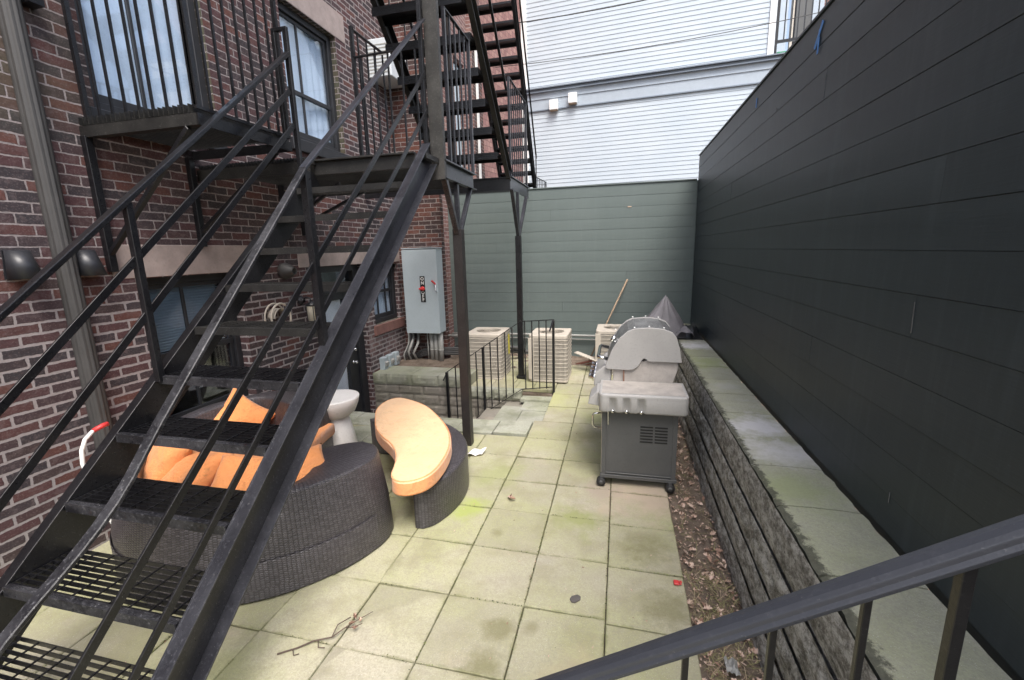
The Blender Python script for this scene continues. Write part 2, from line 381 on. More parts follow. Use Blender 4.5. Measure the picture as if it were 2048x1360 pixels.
PAVER = paver_mat('concrete_paver', (.475, .44, .34), (.37, .39, .165), (.25, .235, .13), amt=.75, grid=True, spots=[
    (.22, 2.78, .2, .6, DKS), (.3, 2.28, .19, .6, DKS), (.2, 3.45, .42, .75, PK), (-.12, 3.5, .2, .6, (.36, .3, .25)), (-.28, 3.05, .26, .7, GN), (-.08, 3.2, .12, .5, PK),
    (-1.12, 3.0, .2, .75, (.34, .4, .1)), (-1.05, 3.6, .3, .5, GN), (-.35, 4.55, .25, .5, DKS), (-.2, 5.0, .2, .45, GN), (-.6, 1.95, .1, .6, DKS), (-.42, 2.0, .06, .5, DKS),
    (-.62, 1.72, .13, .65, DKS), (-.66, 1.58, .05, .6, DKS), (-.15, 1.75, .2, .45, (.38, .32, .2)), (-.82, 2.75, .07, .5, DKS), (-1.9, 1.3, .4, .35, GN), (-.9, 5.6, .5, .4, (.42, .44, .16))])
PAVER2 = paver_mat('damp_grey_paver', (.42, .42, .36), (.3, .33, .17), (.1, .115, .04), pink=(.45, .44, .42))
COPING = paver_mat('mossy_coping_stone', (.5, .49, .41), (.36, .385, .2), (.3, .31, .2), pink=(.6, .59, .57), amt=.7, edge_x=.825, spots=[
    (1.0, 3.35, .26, .95, (.66, .65, .64)), (1.05, 2.9, .26, .85, (.62, .61, .59)), (1.0, 6.1, .3, .9, (.64, .63, .62)), (1.02, 7.0, .25, .6, (.6, .58, .5)), (1.0, 4.3, .15, .5, (.5, .5, .46)), (1.0, 5.2, .35, .6, (.3, .35, .14)), (.95, 2.45, .25, .5, (.33, .38, .18))])
BLOCK = paver_mat('split_face_block', (.34, .31, .275), (.27, .28, .16), (.15, .14, .1), grain=1.8, amt=.3)
STONEW = stone_wall_mat('dark_weathered_stone')
SOIL = soil_mat('soil')
FENCE_D = siding_mat('shaded_board_paint', (.029, .039, .046), (.037, .049, .057), .45, tone=.22)  # same paint as the far fence, darkened to carry its shade
FENCE_G = siding_mat('grey_green_board_paint', (.115, .143, .136), (.132, .16, .152), .5, tone=.07)
SIDING = siding_mat('pale_blue_siding', (.47, .54, .6), (.53, .59, .64), .6)
TRIMB = plain('blue_grey_trim', (.4, .46, .52), .5, vary=.05)
TRIMD = plain('darkened_trim', (.2, .24, .29), .5, vary=.05)
WHITE = plain('white_plastic', (.85, .85, .83), .4, vary=.03)
WICKER = wicker_mat('dark_wicker')
ORANGE = fabric_mat('orange_fabric', (.84, .34, .125))
ORANGE_P = fabric_mat('pale_orange_fabric', (.86, .56, .32), dirt=(.5, .33, .18))  # paler orange for the cushion top, deeper orange on its band
CERAM = plain('white_ceramic', (.8, .78, .76), .3, vary=.05, scale=3)
CREAM = plain('beige_metal', (.52, .47, .4), .55, vary=.08, bump=.1)
CREAM_D = plain('beige_wire', (.46, .41, .34), .55, vary=.08)
GREYBOX = plain('grey_enamel', (.4, .46, .49), .45, vary=.06, scale=2)
PVC = plain('grey_pvc', (.33, .33, .31), .5, vary=.12)
GRILL_L = plain('light_grey_enamel', (.37, .362, .35), .65, vary=.07, scale=5)
GRILL_B = plain('aged_beige_casting', (.4, .37, .34), .7, vary=.22, scale=8, bump=.3)
GRILL_D = plain('dark_grey_panel', (.085, .086, .085), .5, vary=.08)
CHROME = plain('chrome', (.75, .75, .75), .15, metal=1, vary=.05)
RUBBER = plain('black_rubber', (.02, .02, .02), .6)
RED = plain('red_plastic', (.6, .045, .045), .4, vary=.05)
BLUE = plain('blue_tape', (.05, .25, .68), .5, vary=.1)
WOOD = plain('old_wood', (.3, .22, .15), .8, vary=.2, scale=14, bump=.3)
PAPER = plain('white_paper', (.82, .76, .74), .8, vary=.05)
YEL = plain('yellow_label', (.75, .65, .05), .5)
BLK = plain('black_label', (.01, .01, .01), .5)
PIPEM = plain('brown_grey_downspout', (.05, .048, .047), .55, vary=.14, scale=5)
TARP = plain('grey_vinyl_cover', (.2, .19, .2), .55, vary=.15, scale=7)
TARPK = plain('black_vinyl_cover', (.02, .02, .021), .4, vary=.2)
TERR = plain('dark_cable_jacket', (.06, .06, .06), .6, vary=.3)
COPPER = plain('copper_fitting', (.2, .1, .065), .5, vary=.2)

XW = -3.6            # face of the main brick wall
# ================================================================== SETTING
g = MB(); g.box(-60, 60, -40, 80, -.9, -.85); struct(g.build('ground', SOIL))
# patio made of square slabs, joints left open down to the soil bed
S = .4584; X0 = -.036; Y0 = 2.5906
bed = MB()
bed.box(XW - .02, .425, -3, 4.84, -.3, -.035); bed.box(-.86, .425, 4.84, 7.95, -.3, -.02)
bed.box(-2.9, -.86, 5.84, 7.95, -.84, .02); struct(bed.build('patio_bed', SOIL))
pm = MB()
def slab(mb, x0, x1, y0, y1, zt=None, jit=.0035, gap=.0028, th=.045):
    if zt is None: zt = lambda y: .036 * max(0, y - 4.45)
    t = random.random(); dz = random.uniform(-jit, jit); tx = random.uniform(-jit, jit); ty = random.uniform(-jit, jit)
    x0 += gap; x1 -= gap; y0 += gap; y1 -= gap; b = .004
    def wob(): return random.uniform(-.0012, .0012)
    # subdivided ragged rim so that the joints are not ruler straight
    N = 7; ring = []
    for i in range(N): ring.append((x0 + (x1 - x0) * i / N, y0))
    for i in range(N): ring.append((x1, y0 + (y1 - y0) * i / N))
    for i in range(N): ring.append((x1 - (x1 - x0) * i / N, y1))
    for i in range(N): ring.append((x0, y1 - (y1 - y0) * i / N))
    cx, cy = (x0 + x1) / 2, (y0 + y1) / 2
    top = []; mid = []; bot = []
    for (x, y) in ring:
        wx, wy = wob(), wob()
        z = zt(y) + dz + tx * (x - cx) / S * 2 + ty * (y - cy) / S * 2
        ix = x + (b if x < cx else -b) * (abs(x - cx) > (x1 - x0) * .49) ; iy = y + (b if y < cy else -b) * (abs(y - cy) > (y1 - y0) * .49)
        top.append((ix + wx, iy + wy, z)); mid.append((x + wx, y + wy, z - b)); bot.append((x + wx, y + wy, z - th))
    n = len(ring); vs = top + mid + bot
    mb.mesh(vs, [tuple(range(n))] + [(n + i, n + (i + 1) % n, (i + 1) % n, i) for i in range(n)] + [(2 * n + i, 2 * n + (i + 1) % n, n + (i + 1) % n, n + i) for i in range(n)], tone=t)
for i in range(-8, 0):
    for j in range(-10, 5):
        x0, x1 = X0 + i * S, X0 + (i + 1) * S; y0, y1 = Y0 + j * S, Y0 + (j + 1) * S
        x0 = max(x0, XW)
        if j == 4:
            if i < -2: continue
        slab(pm, x0, x1, y0, y1)
for j in range(-10, 10): slab(pm, X0, .42, Y0 + j * S - .03, Y0 + (j + 1) * S - .03)
for j in range(5, 10):
    slab(pm, X0 - S, X0, Y0 + j * S, Y0 + (j + 1) * S)
    slab(pm, -.86 if j > 4 else -.953, X0 - S, Y0 + j * S, Y0 + (j + 1) * S)
# condenser terrace
for i in range(4):
    for j in range(4): slab(pm, -2.1 + i * .31, -1.79 + i * .31, 5.9 + j * .5, 6.4 + j * .5, lambda y: .075)
struct(pm.build('patio', PAVER))
# grey slabs along the edge of the light well and the first steps
gm = MB()
slab(gm, -1.34, -.955, 4.45, 4.83, lambda y: .022, gap=.004)
slab(gm, -1.8, -1.35, 4.44, 4.83, lambda y: .012, gap=.004)
for i in range(4): slab(gm, XW + i * .45, XW + .45 + i * .45, 4.43, 4.83, lambda y: .003)
for i in range(4): slab(gm, XW + i * .45, min(-1.8, XW + .45 + i * .45), Y0 + 3 * S, 4.43, lambda y: .004)
slab(gm, -1.5, -1.2, 4.85, 5.5, lambda y: -.05); slab(gm, -1.2, -.87, 4.85, 5.36, lambda y: -.05)
slab(gm, -1.24, -.87, 5.36, 5.68, lambda y: -.04); slab(gm, -1.3, -.87, 5.68, 6.0, lambda y: -.01)
struct(gm.build('light_well_edging', PAVER2))
fl = MB(); fl.box(XW - .3, -.87, 4.84, 5.84, -.86, -.8); struct(fl.build('light_well_floor', PAVER2, weld=False) if False else fl.build('light_well_floor', BLOCK))
lwf = MB(); lwf.box(XW, -.87, 4.70, 4.84, -.8, -.04); struct(lwf.build('light_well_kerb', BLOCK))
# soil strip beside the patio
sm_ = MB(); n = 60
def soilz(x, y): return -.02 + .03 * noise.noise(Vector((x * 7, y * 7, 1))) + .02 * noise.noise(Vector((x * 20, y * 20, 3)))
for a in range(8):
    for b in range(n):
        xs = [.42 + .045 * a, .42 + .045 * (a + 1)]; ys = [-.6 + 8.4 * b / n, -.6 + 8.4 * (b + 1) / n]
        sm_.face([(x, y, soilz(x, y)) for x, y in ((xs[0], ys[0]), (xs[1], ys[0]), (xs[1], ys[1]), (xs[0], ys[1]))], sm=True)
struct(sm_.build('soil_strip', SOIL))
ds = MB()
for a in range(26):
    for b in range(8):
        xs = [-3.5 + .2 * a, -3.3 + .2 * a]; ys = [6.95 + .13 * b, 7.08 + .13 * b]
        f = lambda x, y: .06 + .05 * noise.noise(Vector((x * 5, y * 5, 9))) + .02 * max(0, y - 7)
        ds.face([(x, y, f(x, y)) for x, y in ((xs[0], ys[0]), (xs[1], ys[0]), (xs[1], ys[1]), (xs[0], ys[1]))], sm=True)
struct(ds.build('dirt_bed', SOIL))

# ------------------------------------------------------------------ steps down to the door
st = thing('stone_steps', 0, 'mossy block steps going down beside the iron picket railing', 'steps')
for k in range(4):
    b = MB(); b.box(-1.52 - .3 * (k + 1) + .3 * 0, -1.52 - .3 * k, 4.85, 5.78, -.84, -.2 - .15 * k); b.build('step', BLOCK, st, bevel=.01)
b = MB(); b.box(-1.52, -.875, 4.85, 5.8, -.84, -.1); b.build('landing', BLOCK, st)

# ------------------------------------------------------------------ block retaining wall under the condensers
rw = thing('retaining_wall', 0, 'low mossy concrete block wall beside the black door, under the grey cabinet', 'wall')
def rough_block(mb, x0, x1, y0, y1, z0, z1, amp=.008, tone=None):
    # split face towards -y
    nx, nz = max(2, int((x1 - x0) / .035)), 4; vs = []; fs = []
    sd_ = random.random() * 50
    for a in range(nx + 1):
        for c in range(nz + 1):
            x = x0 + (x1 - x0) * a / nx; z = z0 + (z1 - z0) * c / nz
            e = 0 if a in (0, nx) or c in (0, nz) else 1
            y = y0 - amp * e * (.6 + noise.noise(Vector((x * 18, z * 30, sd_)))) + .006 * (1 - e)
            vs.append((x, y, z))
    for a in range(nx):
        for c in range(nz): i = a * (nz + 1) + c; fs.append((i, i + nz + 1, i + nz + 2, i + 1))
    mb.mesh(vs, fs, tone=tone)
    mb.mesh([(x0, y0 + .006, z0), (x1, y0 + .006, z0), (x1, y1, z0), (x0, y1, z0), (x0, y0 + .006, z1), (x1, y0 + .006, z1), (x1, y1, z1), (x0, y1, z1)],
            [(4, 5, 6, 7), (1, 2, 6, 5), (3, 0, 4, 7), (0, 3, 2, 1)], tone=tone)
body = MB(); capm = MB(); z1 = .085; hts = [.155] * 6
def course(mb, xa, xb, z0, z1, bwid, off, y0=5.8, y1=6.05, amp=.008):
    x = xa
    first = True
    while x < xb - .01:
        w_ = bwid * (off if first and off else 1); first = False
        x2 = min(xb, x + w_)
        if xb - x2 < .08: x2 = xb
        rough_block(mb, x + .003, x2 - .003, y0, y1, z0 + .0015, z1 - .0015, amp, random.random()); x = x2
course(capm, XW, -2.08, .075, .235, .42, .5, 5.785, 6.26); course(body, XW, -2.08, -.07, .073, .4, 0, amp=.005)
course(capm, -2.08, -1.30, -.075, .075, .36, 0, 5.785, 6.0, .02)
course(body, -2.08, -1.30, -.225, -.077, .4, .6); course(body, XW, -2.08, -.225, -.072, .4, .6)
for r in range(4): course(body, XW, -1.30, -.377 - .15 * r, -.227 - .15 * r, .4, [0, .5][r % 2])
body.build('block_courses', BLOCK, rw); capm.build('cap_blocks', PAVER2, rw)
pd = MB(); n = 14
for a in range(n):
    for b in range(6):
        f = lambda x, y: .205 + .035 * noise.noise(Vector((x * 8, y * 8, 2)))
        xs = (XW + .1 * a, XW + .1 * (a + 1)); ys = (6.0 + .16 * b, 6.16 + .16 * b)
        pd.face([(x, y, f(x, y)) for x, y in ((xs[0], ys[0]), (xs[1], ys[0]), (xs[1], ys[1]), (xs[0], ys[1]))], sm=True)
struct(pd.build('dirt_bed', SOIL))
pside = MB(); pside.box(-2.22, -2.085, 6.06, 6.9, -.1, .2, tone=.5); pside.build('side_block', BLOCK, rw)

# ------------------------------------------------------------------ long stone wall below the right fence
lw = thing('stone_wall', 0, 'long low dark stone wall with pale mossy coping below the dark fence', 'wall')
def face_strip(mb, xz0, xz1, y0, y1, ny, nh, amp, sd_):
    z1 = xz1[1]
    vs = []; fs = []
    for a in range(ny + 1):
        for c in range(nh + 1):
            t = c / nh; x = xz0[0] * (1 - t) + xz1[0] * t; z = xz0[1] * (1 - t) + xz1[1] * t; y = y0 + (y1 - y0) * a / ny
            e = .25 if c in (0, nh) else 1
            z += (.012 * noise.noise(Vector((y * 1.7, 3, sd_))) + .006 * noise.noise(Vector((y * 9, 3, sd_)))) * (0 if (c == nh and z1 > .69) else 1)
            x -= amp * .7 * e * (.8 * noise.noise(Vector((y * 2.5, z * 34, sd_))) + .9 * noise.noise(Vector((y * 13, z * 50, sd_))) + .5 * noise.noise(Vector((y * 34, z * 60, sd_)))) + (.006 if c in (0, nh) else 0) * -1
            vs.append((x, y, z))
    for a in range(ny):
        for c in range(nh): i = a * (nh + 1) + c; fs.append((i, i + nh + 1, i + nh + 2, i + 1))
    mb.mesh(vs, fs, sm=True)
cb = MB(); zz = [-.1, .14, .31, .49, .697]; xx = [.705, .722, .74, .765, .79]
for k in range(4): face_strip(cb, (xx[k] + .002, zz[k]), (xx[k + 1] - .008, zz[k + 1] - .003), -.7, 7.93, 300, 6, (.022, .016, .022, .009)[k], k * 7.)
cb.box(.79, 1.17, -.7, 7.93, -.1, .62)
cb.build('stone_courses', STONEW, lw)
cp = MB(); y = -.7; k = 0
yj = [-.7, .1, .75, 1.3, 1.78, 2.28, 2.72, 3.18, 3.62, 4.1, 4.55, 5.05, 5.5, 5.95, 6.4, 6.9, 7.4, 7.93]
for a, b in zip(yj[:-1], yj[1:]):
    N = 10; t = random.random(); vs = []; fs = []
    ys = [a + .005 + (b - a - .010) * i / N for i in range(N + 1)]
    dz = random.uniform(-.003, .003)
    def ex(y): return .797 + .012 * noise.noise(Vector((y * 9, 0, 4))) + .004 * noise.noise(Vector((y * 40, 0, 4)))
    def ix(y): return 1.165 + .012 * noise.noise(Vector((y * 11, 3, 4)))
    for yy in ys:
        e = ex(yy); vs += [(e + .004, yy, .66), (e, yy, .694 + dz), (e + .02, yy, .705 + dz), (.95, yy, .707 + dz), (1.08, yy, .706 + dz), (ix(yy), yy, .70 + dz), (ix(yy), yy, .62)]
    for i in range(N):
        for c in range(6): q = i * 7 + c; fs.append((q, q + 7, q + 8, q + 1))
    fs += [(0, 1, 2, 3, 4, 5, 6), tuple(N * 7 + c for c in (6, 5, 4, 3, 2, 1, 0))]
    cp.mesh(vs, fs, tone=t)
cpo = cp.build('coping', COPING, lw)

# ------------------------------------------------------------------ fences
def boards_x(name, parent, mat, x, y0, y1, zb, zt, pitch, th=.018, joints=()):
    m = MB(); z = zt; r = 0
    while z > zb + .01:
        z0 = max(zb, z - pitch); cuts = [y0] + sorted(j for (rr, j) in joints if rr == r) + [y1]
        for a, b in zip(cuts[:-1], cuts[1:]):
            x_ = x + random.uniform(0, .0015)
            m.mesh([(x_, a + .0015, z0 + .0022), (x_, b - .0015, z0 + .0022), (x_ + .002, b - .0015, z), (x_ + .002, a + .0015, z), (x + th, a, z0 + .0022), (x + th, b, z0 + .0022), (x + th, b, z), (x + th, a, z)],
                   [(0, 1, 2, 3), (0, 4, 5, 1), (3, 2, 6, 7), (0, 3, 7, 4), (1, 5, 6, 2)], tone=random.random())
        z -= pitch; r += 1
    return m.build(name, mat, parent)
JN = [(2.15, 1.75, 2.145, 1.62), (2.12, .91, 2.12, .86), (3.3, 2.99, 3.301, 2.96), (4.2, 3.05, 4.2, 3.03)]
ff = thing('board_fence', 0, 'tall dark horizontal board fence along the right side above the stone wall', 'fence')
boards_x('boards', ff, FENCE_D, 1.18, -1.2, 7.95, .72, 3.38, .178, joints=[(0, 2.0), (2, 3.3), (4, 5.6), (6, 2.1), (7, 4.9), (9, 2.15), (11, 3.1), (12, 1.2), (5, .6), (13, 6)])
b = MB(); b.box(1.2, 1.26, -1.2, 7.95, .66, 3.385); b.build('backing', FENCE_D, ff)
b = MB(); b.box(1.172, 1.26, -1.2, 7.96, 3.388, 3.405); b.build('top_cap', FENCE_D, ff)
for yy in (.9, 3.1, 5.3, 7.5):
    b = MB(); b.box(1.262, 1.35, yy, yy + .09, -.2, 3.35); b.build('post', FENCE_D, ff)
BARE = plain('bare_edge', (.15, .15, .145), .8)
for ya, za, yb_, zb_ in JN:
    m = MB(); m.bar((1.1785, ya, za), (1.1785, yb_, zb_), .0022, .003, up=(1, 0, 0)); m.build('bare_edge_mark', BARE, ff)
fb = thing('board_fence', 0, 'grey green horizontal board fence closing the far end behind the beige air conditioners', 'fence')
m = MB(); z = 3.02; r = 0
jj = {2: (-1.2,), 5: (-2.2,), 8: (.1,), 11: (-1.0,), 14: (-.3,)}
while z > .03:
    z0 = max(.02, z - .178); cuts = [-3.6] + list(jj.get(r, ())) + [1.172]
    for a, c in zip(cuts[:-1], cuts[1:]):
        y_ = 7.95 + random.uniform(0, .002)
        m.mesh([(a + .001, y_, z0 + .0025), (c - .001, y_, z0 + .0025), (c - .001, y_ + .002, z), (a + .001, y_ + .002, z), (a, 7.968, z0 + .0025), (c, 7.968, z0 + .0025), (c, 7.968, z), (a, 7.968, z)],
               [(0, 1, 2, 3), (0, 4, 5, 1), (3, 2, 6, 7), (0, 3, 7, 4), (1, 5, 6, 2)], tone=random.random())
    z -= .178; r += 1
m.build('boards', FENCE_G, fb)
b = MB(); b.box(-3.6, 1.3, 7.97, 8.02, 0, 3.025); b.build('backing', FENCE_G, fb)
b = MB(); b.box(-3.6, 1.165, 7.935, 8.03, 3.028, 3.045); b.build('top_cap', FENCE_G, fb)

# ================================================================== HOUSE
hs = thing('brick_house', 0, 'old dark red brick house with black windows along the left side', 'building')
def wall_x(mb, x, y0, y1, z0, z1, holes, depth, back=True):
    ys = sorted({y0, y1, *[h[0] for h in holes], *[h[1] for h in holes]}); zs = sorted({z0, z1, *[h[2] for h in holes], *[h[3] for h in holes]})
    for a, b in zip(ys[:-1], ys[1:]):
        for c, d in zip(zs[:-1], zs[1:]):
            cy, cz = (a + b) / 2, (c + d) / 2
            if any(h[0] < cy < h[1] and h[2] < cz < h[3] for h in holes): continue
            mb.face([(x, a, c), (x, b, c), (x, b, d), (x, a, d)])
    for h in holes:
        a, b, c, d = h; xb = x - depth
        mb.face([(x, a, c), (xb, a, c), (xb, a, d), (x, a, d)]); mb.face([(x, b, c), (x, b, d), (xb, b, d), (xb, b, c)])
        mb.face([(x, a, c), (x, b, c), (xb, b, c), (xb, a, c)]); mb.face([(x, a, d), (xb, a, d), (xb, b, d), (x, b, d)])
WA = (2.60, 3.62, 3.05, 5.3); WB = (4.62, 5.62, 3.3, 4.72); WD = (2.72, 3.62, .55, 1.86); DR = (4.78, 5.78, -.8, 1.86); WC = (6.0, 6.82, .93, 1.84)
wm = MB(); wall_x(wm, XW, -2.5, 6.92, -.85, 9.0, [WA, WB, WD, DR, WC], .22)
wm.face([(XW, -2.5, -.85), (XW, -2.5, 9), (XW - .4, -2.5, 9), (XW - .4, -2.5, -.85)])
wm.face([(XW, -2.5, 9), (XW, 6.92, 9), (XW - .4, 6.92, 9), (XW - .4, -2.5, 9)])
wm.build('wall', BRICK, hs, weld=False)
it = MB(); it.box(XW - 1.4, XW - 1.3, -2.5, 6.92, -.85, 9)
for zf in (-.85, 2.6, 5.6, 8.9): it.box(XW - 1.3, XW - .24, -2.5, 6.92, zf, zf + .1)
for yf in (-2.5, 1.6, 4.1, 6.8): it.box(XW - 1.3, XW - .24, yf, yf + .1, -.85, 9)
it.build('interior', DARK, hs)
for nm, (a, b_, c, d) in (('lintel', (2.5, 3.82, 1.865, 2.115)), ('lintel', (4.46, 6.92, 1.865, 2.09)), ('lintel', (4.5, 5.85, 4.725, 5.05))):
    b = MB(); b.box(XW - .1, XW + .006, a, b_ if b_ < 6.9 else 6.915, c, d); b.build(nm, LINTEL, hs, bevel=.004)
def window(op, parent, depth=.09, fr=.055, vm=None, hm=None, curtain=True, sill=None, blind=False, sash=.04, gl=GLASS):
    y0, y1, z0, z1 = op; x = XW - depth
    f = MB()
    f.box(x - .05, x + .03, y0 + .001, y0 + fr, z0 + .001, z1 - .001); f.box(x - .05, x + .03, y1 - fr, y1 - .001, z0 + .001, z1 - .001)
    f.box(x - .05, x + .029, y0 + fr, y1 - fr, z1 - fr, z1 - .001); f.box(x - .05, x + .029, y0 + fr, y1 - fr, z0 + .001, z0 + fr)
    a, b, c, d = y0 + fr, y1 - fr, z0 + fr, z1 - fr
    F = f.build('window', FRAME, parent, bevel=.003)
    s = MB()
    s.box(x - .03, x, a + .002, a + sash, c + .002, d - .002); s.box(x - .03, x, b - sash, b - .002, c + .002, d - .002)
    s.box(x - .03, x - .001, a + sash, b - sash, c + .002, c + sash * 1.6); s.box(x - .03, x - .001, a + sash, b - sash, d - sash, d - .002)
    if hm: s.box(x - .032, x + .006, a + .004, b - .004, hm - .022, hm + .022)
    for v in (vm or []):
        s.box(x - .025, x - .004, v - .013, v + .013, c + sash, d - sash)
    s.build('sash', FRAME, F, bevel=.002)
    p = MB(); p.box(x - .018, x - .014, a + sash * .5, b - sash * .5, c + sash * .5, d - sash * .5); p.build('pane', gl, F)
    if curtain:
        cu = MB(); n = 40; xc = x - .055
        vs = []; fs = []
        for i in range(n + 1):
            yy = a + (b - a) * i / n; dx = .008 * math.sin(i * .8 + 2 * math.sin(i * .21)) + .003 * math.sin(i * 2.1)
            vs += [(xc + dx, yy, c), (xc + dx * .6, yy, d)]
        for i in range(n): fs.append((2 * i, 2 * i + 2, 2 * i + 3, 2 * i + 1))
        cu.mesh(vs, fs, sm=True); cu.build('curtain', CURT, F)
    if blind:
        bl = MB(); z = d - .02; zlim = blind
        while z > zlim: bl.box(x - .085, x - .06, a + .03, b - .03, z - .003, z); z -= .024
        bl.box(x - .1, x - .097, a + .02, b - .02, zlim, d - .01)
        bl.build('blind', BLIND, F)
    if sill:
        sb = MB(); sb.box(x - .1, XW + sill[0], y0 - sill[1], y1 + sill[1], z0 - sill[2], z0 - .001); sb.build('sill', sill[3], F, bevel=.005)
    return F
window(WA, hs, vm=[3.05], fr=.07, sill=(.03, .05, .09, FRAME))
window(WB, hs, vm=[5.02], hm=3.86, fr=.07, sill=(.05, .06, .13, FRAME), depth=.1)
window(WD, hs, vm=[3.12], hm=1.2, fr=.06, curtain=False, blind=1.22, sill=(.02, .02, .06, FRAME), depth=.13)
window(WC, hs, vm=[6.3, 6.55], hm=1.42, fr=.07, sill=(.035, .06, .15, SILL), depth=.1)
# door
x = XW - .12
fr_ = MB(); y0, y1, z0, z1 = DR
fr_.box(x - .08, x + .04, y0 + .001, y0 + .09, z0, z1 - .001); fr_.box(x - .08, x + .04, y1 - .14, y1 - .001, z0, z1 - .001)
fr_.box(x - .08, x + .039, y0 + .09, y1 - .14, z1 - .08, z1 - .001); fr_.box(x - .08, x + .039, y0 + .09, y1 - .14, 1.5, 1.56)
dfr = fr_.build('door_frame', FRAME, hs, bevel=.004)
p = MB(); p.box(x - .03, x - .025, y0 + .09, y1 - .14, 1.56, z1 - .08); p.build('transom_pane', GLASS, dfr)
dm = MB(); dm.box(x - .05, x, y0 + .092, y0 + .2, -.78, 1.5); dm.box(x - .05, x, y1 - .36, y1 - .142, -.78, 1.5); dm.box(x - .05, x - .001, y0 + .2, y1 - .36, 1.4, 1.5); dm.box(x - .05, x - .001, y0 + .2, y1 - .36, -.78, -.45)
door = dm.build('door', FRAME, hs, bevel=.004)
p = MB(); p.box(x - .028, x - .022, y0 + .2, y1 - .36, -.45, 1.4); p.build('pane', glass_mat('door_glass', .05, (1, 1, 1)), door)
p = MB(); p.box(x - .06, x - .055, y0 + .2, y1 - .36, -.45, 1.4); p.build('blind', plain('door_reflection_tint', (.7, .78, .9), .7, vary=.04), door)  # added backing, its pale blue stands for the reflection in the glass
for zz_ in (.47, .66):
    k = MB(); k.lathe([(0, .06), (.018, .058), (.027, .045), (.027, .03), (.012, .02), (.012, .004), (.03, .003), (.03, 0)], (x, y1 - .25, zz_), 16, 'x'); k.build('knob', CHROME, door)
# projecting brick pier closing the light well, facing the camera
pr = MB(); pr.box(XW - .1, -2.83, 6.92, 7.04, -.8, 9); pr.build('pier', BRICK2, hs)
# downspout
d_ = MB(); yc = 2.215; wv = .056
prof = []
for i in range(0, 25):
    a = -math.pi / 2 + math.pi * i / 24; rr = wv + .002 * math.cos(i * math.pi / 2)
    prof.append((XW + .02 + rr * 1.1 * math.cos(a), yc + rr * math.sin(a)))
prof = [(XW + .004, yc - wv)] + prof + [(XW + .004, yc + wv)]
d_.prism(prof, .1, 9, 'xy'); d_.build('downspout', PIPEM, hs)
for zc in (3.55,):
    b = MB(); b.box(XW, XW + .1, yc + .065, yc + .14, zc, zc + .05); b.build('downspout_strap', IRON, hs)

# ------------------------------------------------------------------ wall vents
def hood_vent(y, z, label):
    t = thing('wall_vent', 0, label, 'vent', 'black hooded vents on the brick wall')
    m = MB(); n = 14; top = []; bot = []
    for i in range(n + 1):
        a = math.pi * i / n; top.append((XW + .02 + .05 * math.sin(a), y - .062 * math.cos(a), z + .085)); bot.append((XW + .03 + .125 * math.sin(a), y - .078 * math.cos(a), z - .085))
    vs = top + bot + [(p[0] * 1 - .006, p[1] * 1, p[2]) for p in bot]
    fs = [(i, i + 1, n + 2 + i, n + 1 + i) for i in range(n)] + [(n + 1 + i, n + 2 + i, 2 * n + 3 + i, 2 * n + 2 + i) for i in range(n)]
    m.mesh(vs, fs, sm=True); m.mesh(top, [tuple(range(n + 1))])
    m.mesh([(XW + .006, y - .08, z - .085), (XW + .006, y + .08, z - .085), (XW + .006, y + .062, z + .09), (XW + .006, y - .062, z + .09)], [(0, 1, 2, 3)])
    m.face([top[0], top[-1], (XW + .006, y + .062, z + .09), (XW + .006, y - .062, z + .09)])
    o = m.build('hood', RAILPAINT, t); s = o.modifiers.new('s', 'SOLIDIFY'); s.thickness = .003
    f = MB(); f.lathe([(0, 0), (.05, 0), (.05, .03)], (XW + .008, y, z - .02), 16, 'x'); f.build('flap', BLK, t)
hood_vent(1.98, 1.99, 'black hooded vent left of the downspout')
hood_vent(2.335, 1.99, 'black hooded vent right of the downspout')
t = thing('wall_vent', 0, 'round dark vent cap on the brick between the window and the door', 'vent')
m = MB(); m.lathe([(0, 0), (.085, 0), (.09, .03), (.075, .09), (.045, .13), (.04, .15), (.03, .15), (.03, .1), (0, .1)], (XW + .005, 4.2, 1.84), 24, 'x'); m.build('cap', PIPEM, t)
# ------------------------------------------------------------------ lamp and hose hanger
t = thing('wall_lamp', 0, 'black carriage lamp with frosted glass on the brick beside the black door', 'lamp')
m = MB(); m.lathe([(0, 0), (.05, 0), (.055, .015), (.03, .03), (.02, .05)], (XW + .004, 4.42, 1.49), 20, 'x'); m.build('wall_plate', RAILPAINT, t)
m = MB(); m.tube([(XW + .03, 4.42, 1.49), (XW + .08, 4.42, 1.53), (XW + .13, 4.42, 1.52), (XW + .15, 4.42, 1.48)], .01); m.build('arm', RAILPAINT, t)
m = MB(); m.lathe([(0, .06), (.02, .055), (.03, .04), (.075, .02), (.075, .01), (.06, 0)], (XW + .15, 4.42, 1.43), 20); m.build('cap', RAILPAINT, t)
m = MB(); m.lathe([(.06, .0), (.055, -.17), (0, -.17)], (XW + .15, 4.42, 1.43), 20); m.build('glass', plain('frosted_glass', (.72, .68, .56), .4, vary=.04), t)
m = MB()
for i in range(4):
    a = math.pi / 4 + i * math.pi / 2; m.bar((XW + .15 + .063 * math.cos(a), 4.42 + .063 * math.sin(a), 1.43), (XW + .15 + .058 * math.cos(a), 4.42 + .058 * math.sin(a), 1.25), .008, .008)
m.lathe([(.062, 0), (.062, -.015), (0, -.02)], (XW + .15, 4.42, 1.26), 20); m.build('cage', RAILPAINT, t)
t = thing('hose_hanger', 0, 'beige metal hose hanger on the brick behind the stair treads', 'hose hanger')
m = MB(); m.tube([(XW + .1, 3.98 + .14 * math.cos(a), 1.36 + .15 * math.sin(a)) for a in [i * math.pi / 14 for i in range(-2, 17)]], .011, 8)
